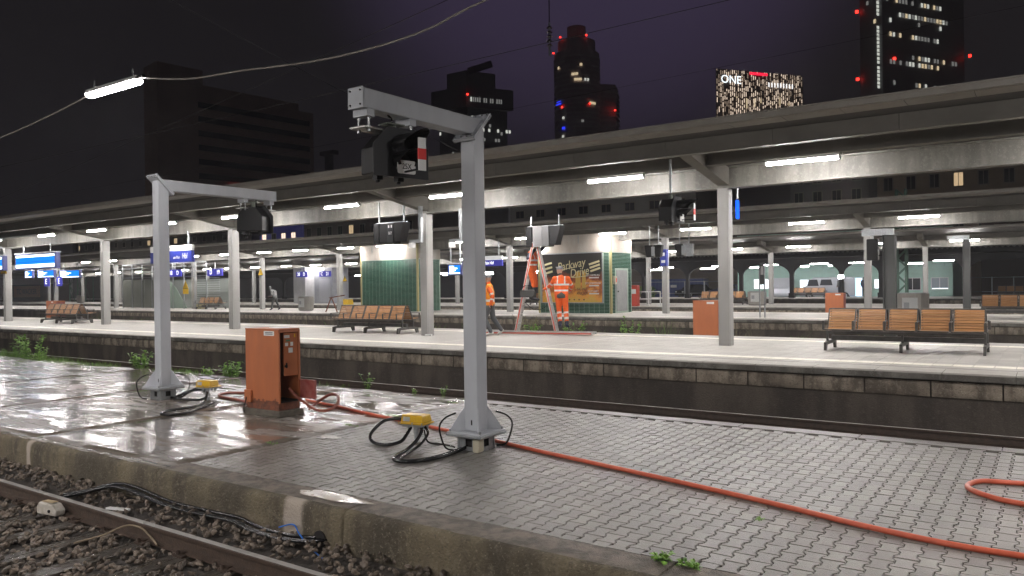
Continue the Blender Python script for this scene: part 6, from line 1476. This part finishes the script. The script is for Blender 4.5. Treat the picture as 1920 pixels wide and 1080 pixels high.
# big dark block at left
t = thing('office_block', 'huge dark block with stepped roof behind the left gantry', 'building')
l, c, r = (-196.9,114.), (-188.4,112.6), (-183.5,159.8)
prism_xy(MB(), para(l,c,r), 0, 55).build('wall', facade_dk, t); prism_xy(MB(), para(l,c,(-187.2,125)), 55.02, 61).build('roof_block', facade_dk, t); prism_xy(MB(), para((-195.5,114.2),(-188.9,113.3),(-184.4,155)), 55.03, 57.2).build('roof_edge', facade_dk, t)
A, d, L, n = face(c, r)
for j in range(13):
    z = 6+j*3.8; p, q = A+d*11+n*.10, A+d*(L-1.5)+n*.10; MB().bar((p.x,p.y,z),(q.x,q.y,z),.3,1.5).build('window_band', dkwin_m, t)
ang = math.atan2(d.y, d.x); p = A+d*6.5+n*.2
A2, d2, L2, n2 = face(l, c); p = A2+d2*L2*.45+n2*.25; text('JS', 2.6, M('roof_letters', (.85,.82,.78), .6), t, (p.x,p.y,58.2), rz=math.degrees(math.atan2(d2.y,d2.x)))
for k, (u, z, m) in enumerate(((20.5,30.3,REDL),(23,30.6,REDL),(19.8,28,WARMT),(21,28,WARMT))): p = A+d*u+n*.25; MB().box(p.x-.22,p.x+.22,p.y-.22,p.y+.22,z,z+.35).build('light', m, t)
# second tower
t = thing('office_tower', 'dark glass office tower with overhanging top left of the round tower', 'building')
l, c, r = (-274.1,327.1), (-255.5,327.8), (-243.7,348.2)
prism_xy(MB(), para(l,c,r), 0, 97).build('shaft', tower_m, t); prism_xy(MB(), para((-277.6,324.6),(-253.9,325.2),(-240.0,349)), 97.02, 108).build('top_storeys', tower_m, t); prism_xy(MB(), para((-270,329),(-257,329),(-249,345)), 108.02, 117.5).build('plant_room', tower_m, t)
rng = random.Random(21)
lit_windows(t, face(l,c), range(16,25), rng, .10, 1.2, 1.7, 1.7, [COOL, COOL2, COOL2], 3.0); lit_windows(t, face(c,r), range(16,25), rng, .12, 1.2, 1.7, 1.7, [COOL, COOL2, COOL2], .6)
lit_windows(t, face((-253.9,325.2),(-240.0,349)), (26,), rng, .8, .75, 2.4, 1.25, [COOL, COOL2, COOL2], .6, 1); lit_windows(t, face((-253.9,325.2),(-240.0,349)), (22,), rng, .6, 1.2, 1.7, 1.7, [COOL, COOL], 4); 
red_lamp(t, -252, 324, 102.5, .4)
p = MB(); MB().bar((-256,330,117),(-246,338,121),1.2,3.5).build('crane_jib', tower_m, t)
# round tower
t = thing('residential_tower', 'round residential tower with red lights on its crown', 'building')
cx_, cy_ = -312.5, 545
n_ = 28; ring = lambda R_, sx=1: [(cx_+R_*math.cos(2*math.pi*k/n_), cy_+R_*math.sin(2*math.pi*k/n_)) for k in range(n_)]
rt = M('round_tower_render', (.70,.60,.64), .7)
prism_xy(MB(), ring(18), 0, 186).build('shaft', rt, t); prism_xy(MB(), ring(15), 186.02, 196).build('setback', rt, t); prism_xy(MB(), ring(7.5), 196.02, 208).build('crown', M('crown_render', (.5,.42,.44), .7), t)
for j in range(26): prism_xy(MB(), ring(18.7), 88+j*3.7, 88+j*3.7+1.1).build('balcony_band', M('balcony_render', (.80,.72,.74), .7), t)
prism_xy(MB(), [(-301,552),(-289,566),(-296,585),(-312,575)], 0, 163).build('side_wing', rt, t)
for j in range(18): prism_xy(MB(), [(-300.5,551),(-288,566),(-295,586),(-312,576)], 90+j*3.9, 91.2+j*3.9).build('balcony_band', M('balcony_render'), t)
def on_round(u_deg, z, w, h, m):
    a = R(u_deg); p = Vector((cx_+18.9*math.cos(a), cy_+18.9*math.sin(a), z)); tg = Vector((-math.sin(a), math.cos(a), 0))
    MB().add([p-tg*w/2, p+tg*w/2, p+tg*w/2+Vector((0,0,h)), p-tg*w/2+Vector((0,0,h))], [(0,1,2,3),(3,2,1,0)]).build('window', m, t)
for u, z, w, m in ((-62,165.3,3,WARMT),(-70,165.2,2,WARMT),(-50,172.5,2,WARMT),(-58,161,6,WARMT),(-40,161,1.5,COOL),(-33,161,1.5,COOL),(-22,143,5,WARMT),(-15,143,3,WARMT),(-96,132,2,COOL),(-98,117.5,2,COOL),(-48,128.5,2,COOL2),(-96,124,3,BLUEL),(-80,108,4,M('dim_violet_window',(.2,.1,.3),.5,emit=(.4,.15,.6),estr=.3)),(-60,108,4,M('dim_violet_window')),(-30,108,3,COOL2),(-28,103,5,COOL),(-110,172,2,WARMT)):
    on_round(u, z, w, 2.0, m)
on_round(-112, 144, 7, 1.0, BLUEL); on_round(-112, 146, 5, .8, BLUEL)
for x, y, z in ((-327,533,187),(-318,529,197),(-299,537,197),(-316,527,141),(-296,536,143),(-287.5,562,141)): red_lamp(t, x, y, z, .55)
# hotel facade of light strips
t = thing('hotel_tower', 'hotel tower with a facade of vertical light strips and lit letters ONE', 'building')
l, r = (-168.8,464.8), (-130.5,515.8); A, d, L, n = face(l, r); back = (r[0]-30, r[1]+25)
prism_xy(MB(), [l, r, (r[0]-7,r[1]+30), (l[0]-11,l[1]+30)], 0, 133.5).build('wall', M('hotel_cladding', (.14,.11,.10), .6), t)
strip = mat_emit('light_strip', (1.,.80,.62), 1.25); strip2 = mat_emit('light_strip_dim', (1.,.76,.56), .4); bs, bs2 = MB(), MB(); rng = random.Random(3)
for i in range(46):
    u = L*(i+.5)/46; z = 96.0
    while z < 133:
        h = rng.uniform(1.2,3.4)
        if rng.random() < .82:
            p = A+d*u+n*.3; (bs if rng.random() < .55 else bs2).bar((p.x,p.y,z),(p.x,p.y,min(z+h,133.3)),.34,.34)
        z += h+rng.uniform(.6,1.4)
stuff(bs.build('light_strips', strip, t)); stuff(bs2.build('dim_light_strips', strip2, t))
ang = math.degrees(math.atan2(d.y,d.x)); p = A+d*10.5+n*.8; text('ONE', 7.0, mat_emit('hotel_letters', (.85,.95,1.), 2.2), t, (p.x,p.y,127.0), rz=ang)
p0, p1_ = A+d*24+n*.8, A+d*37+n*.8; MB().bar((p0.x,p0.y,132),(p1_.x,p1_.y,132),.3,1.6).build('red_sign', mat_emit('red_sign_glow', (1.,.02,.06), 1.8), t)
for k in range(9): p = A+d*(38+k*2.2)+n*.8; MB().bar((p.x,p.y,124.5),(p.x,p.y,127.2),1.5,.3).build('sign_element', mat_emit('white_sign_glow', (1,1,1), 1.6), t)
for k in range(7): p = A+d*(14+k*6.5+rng.uniform(-2,2))+n*.5; MB().bar((p.x,p.y,112+rng.uniform(-3,5)),(p.x,p.y,114.5+rng.uniform(-3,4)),1.3,.3).build('room_light', WARMT, t)
# tall tower at the right
t = thing('office_tower', 'tall dark office tower with rows of lit windows at upper right', 'building')
l, c, r = (-88.3,474.5), (-75.8,468.5), (-41.4,525.3)
prism_xy(MB(), para(l,c,r), 0, 190).build('wall', tower_m, t); rng = random.Random(14)
A, d, L, n = face(l, c); p = A+d*(L*.86)+n*.5
for z0_, z1_ in ((101,103),(108,119),(121.5,124),(126,142),(148,157),(160,166),(171,176)):
    k = z0_
    while k < z1_: MB().bar((p.x,p.y,k),(p.x,p.y,k+1.5),2.6,.3,up=d).build('stair_window', COOL, t); k += 2.1
lit_windows(t, face(l,c), (38,41,43), rng, .35, 1.5, 2.2, 2.2, [WARMT, COOL2], .6)
rowd = {27:.3,29:.35,32:.75,33:.45,36:.8,38:.25,39:.85,41:.75,43:.35,44:.6}
for j, dn in rowd.items():
    lo = rng.uniform(0,.45) if j not in (36,32) else 0; lit_windows(t, face(c,r), (j,), rng, (lambda lo: (lambda f, jj: dn if lo < f < lo+.62 else .06))(lo), 1.7, 2.4, 2.5, [COOL, COOL2, COOL2, WARMT], .6)
for x, y, z in ((-89.5,473,153),(-89.5,473,115),(-71,476,124),(-38.5,524,131)): red_lamp(t, x, y, z, .7)

# ------------------------------------------------------------------ rain haze: one even body of damp air
hv = bpy.data.materials.new('rain_haze'); hv.use_nodes = True; nt = hv.node_tree; nt.nodes.clear()
o = nt.nodes.new('ShaderNodeOutputMaterial'); v = nt.nodes.new('ShaderNodeVolumePrincipled')
v.inputs['Color'].default_value = (.9,.9,.92,1); v.inputs['Density'].default_value = .0008; v.inputs['Anisotropy'].default_value = .3
nt.links.new(v.outputs[0], o.inputs['Volume'])
hz_ = stuff(MB().box(-1250,650,-350,1150,-1.4,232).build('haze', hv)); tag(hz_, 'thin rain haze in the night air over the whole station', 'haze')
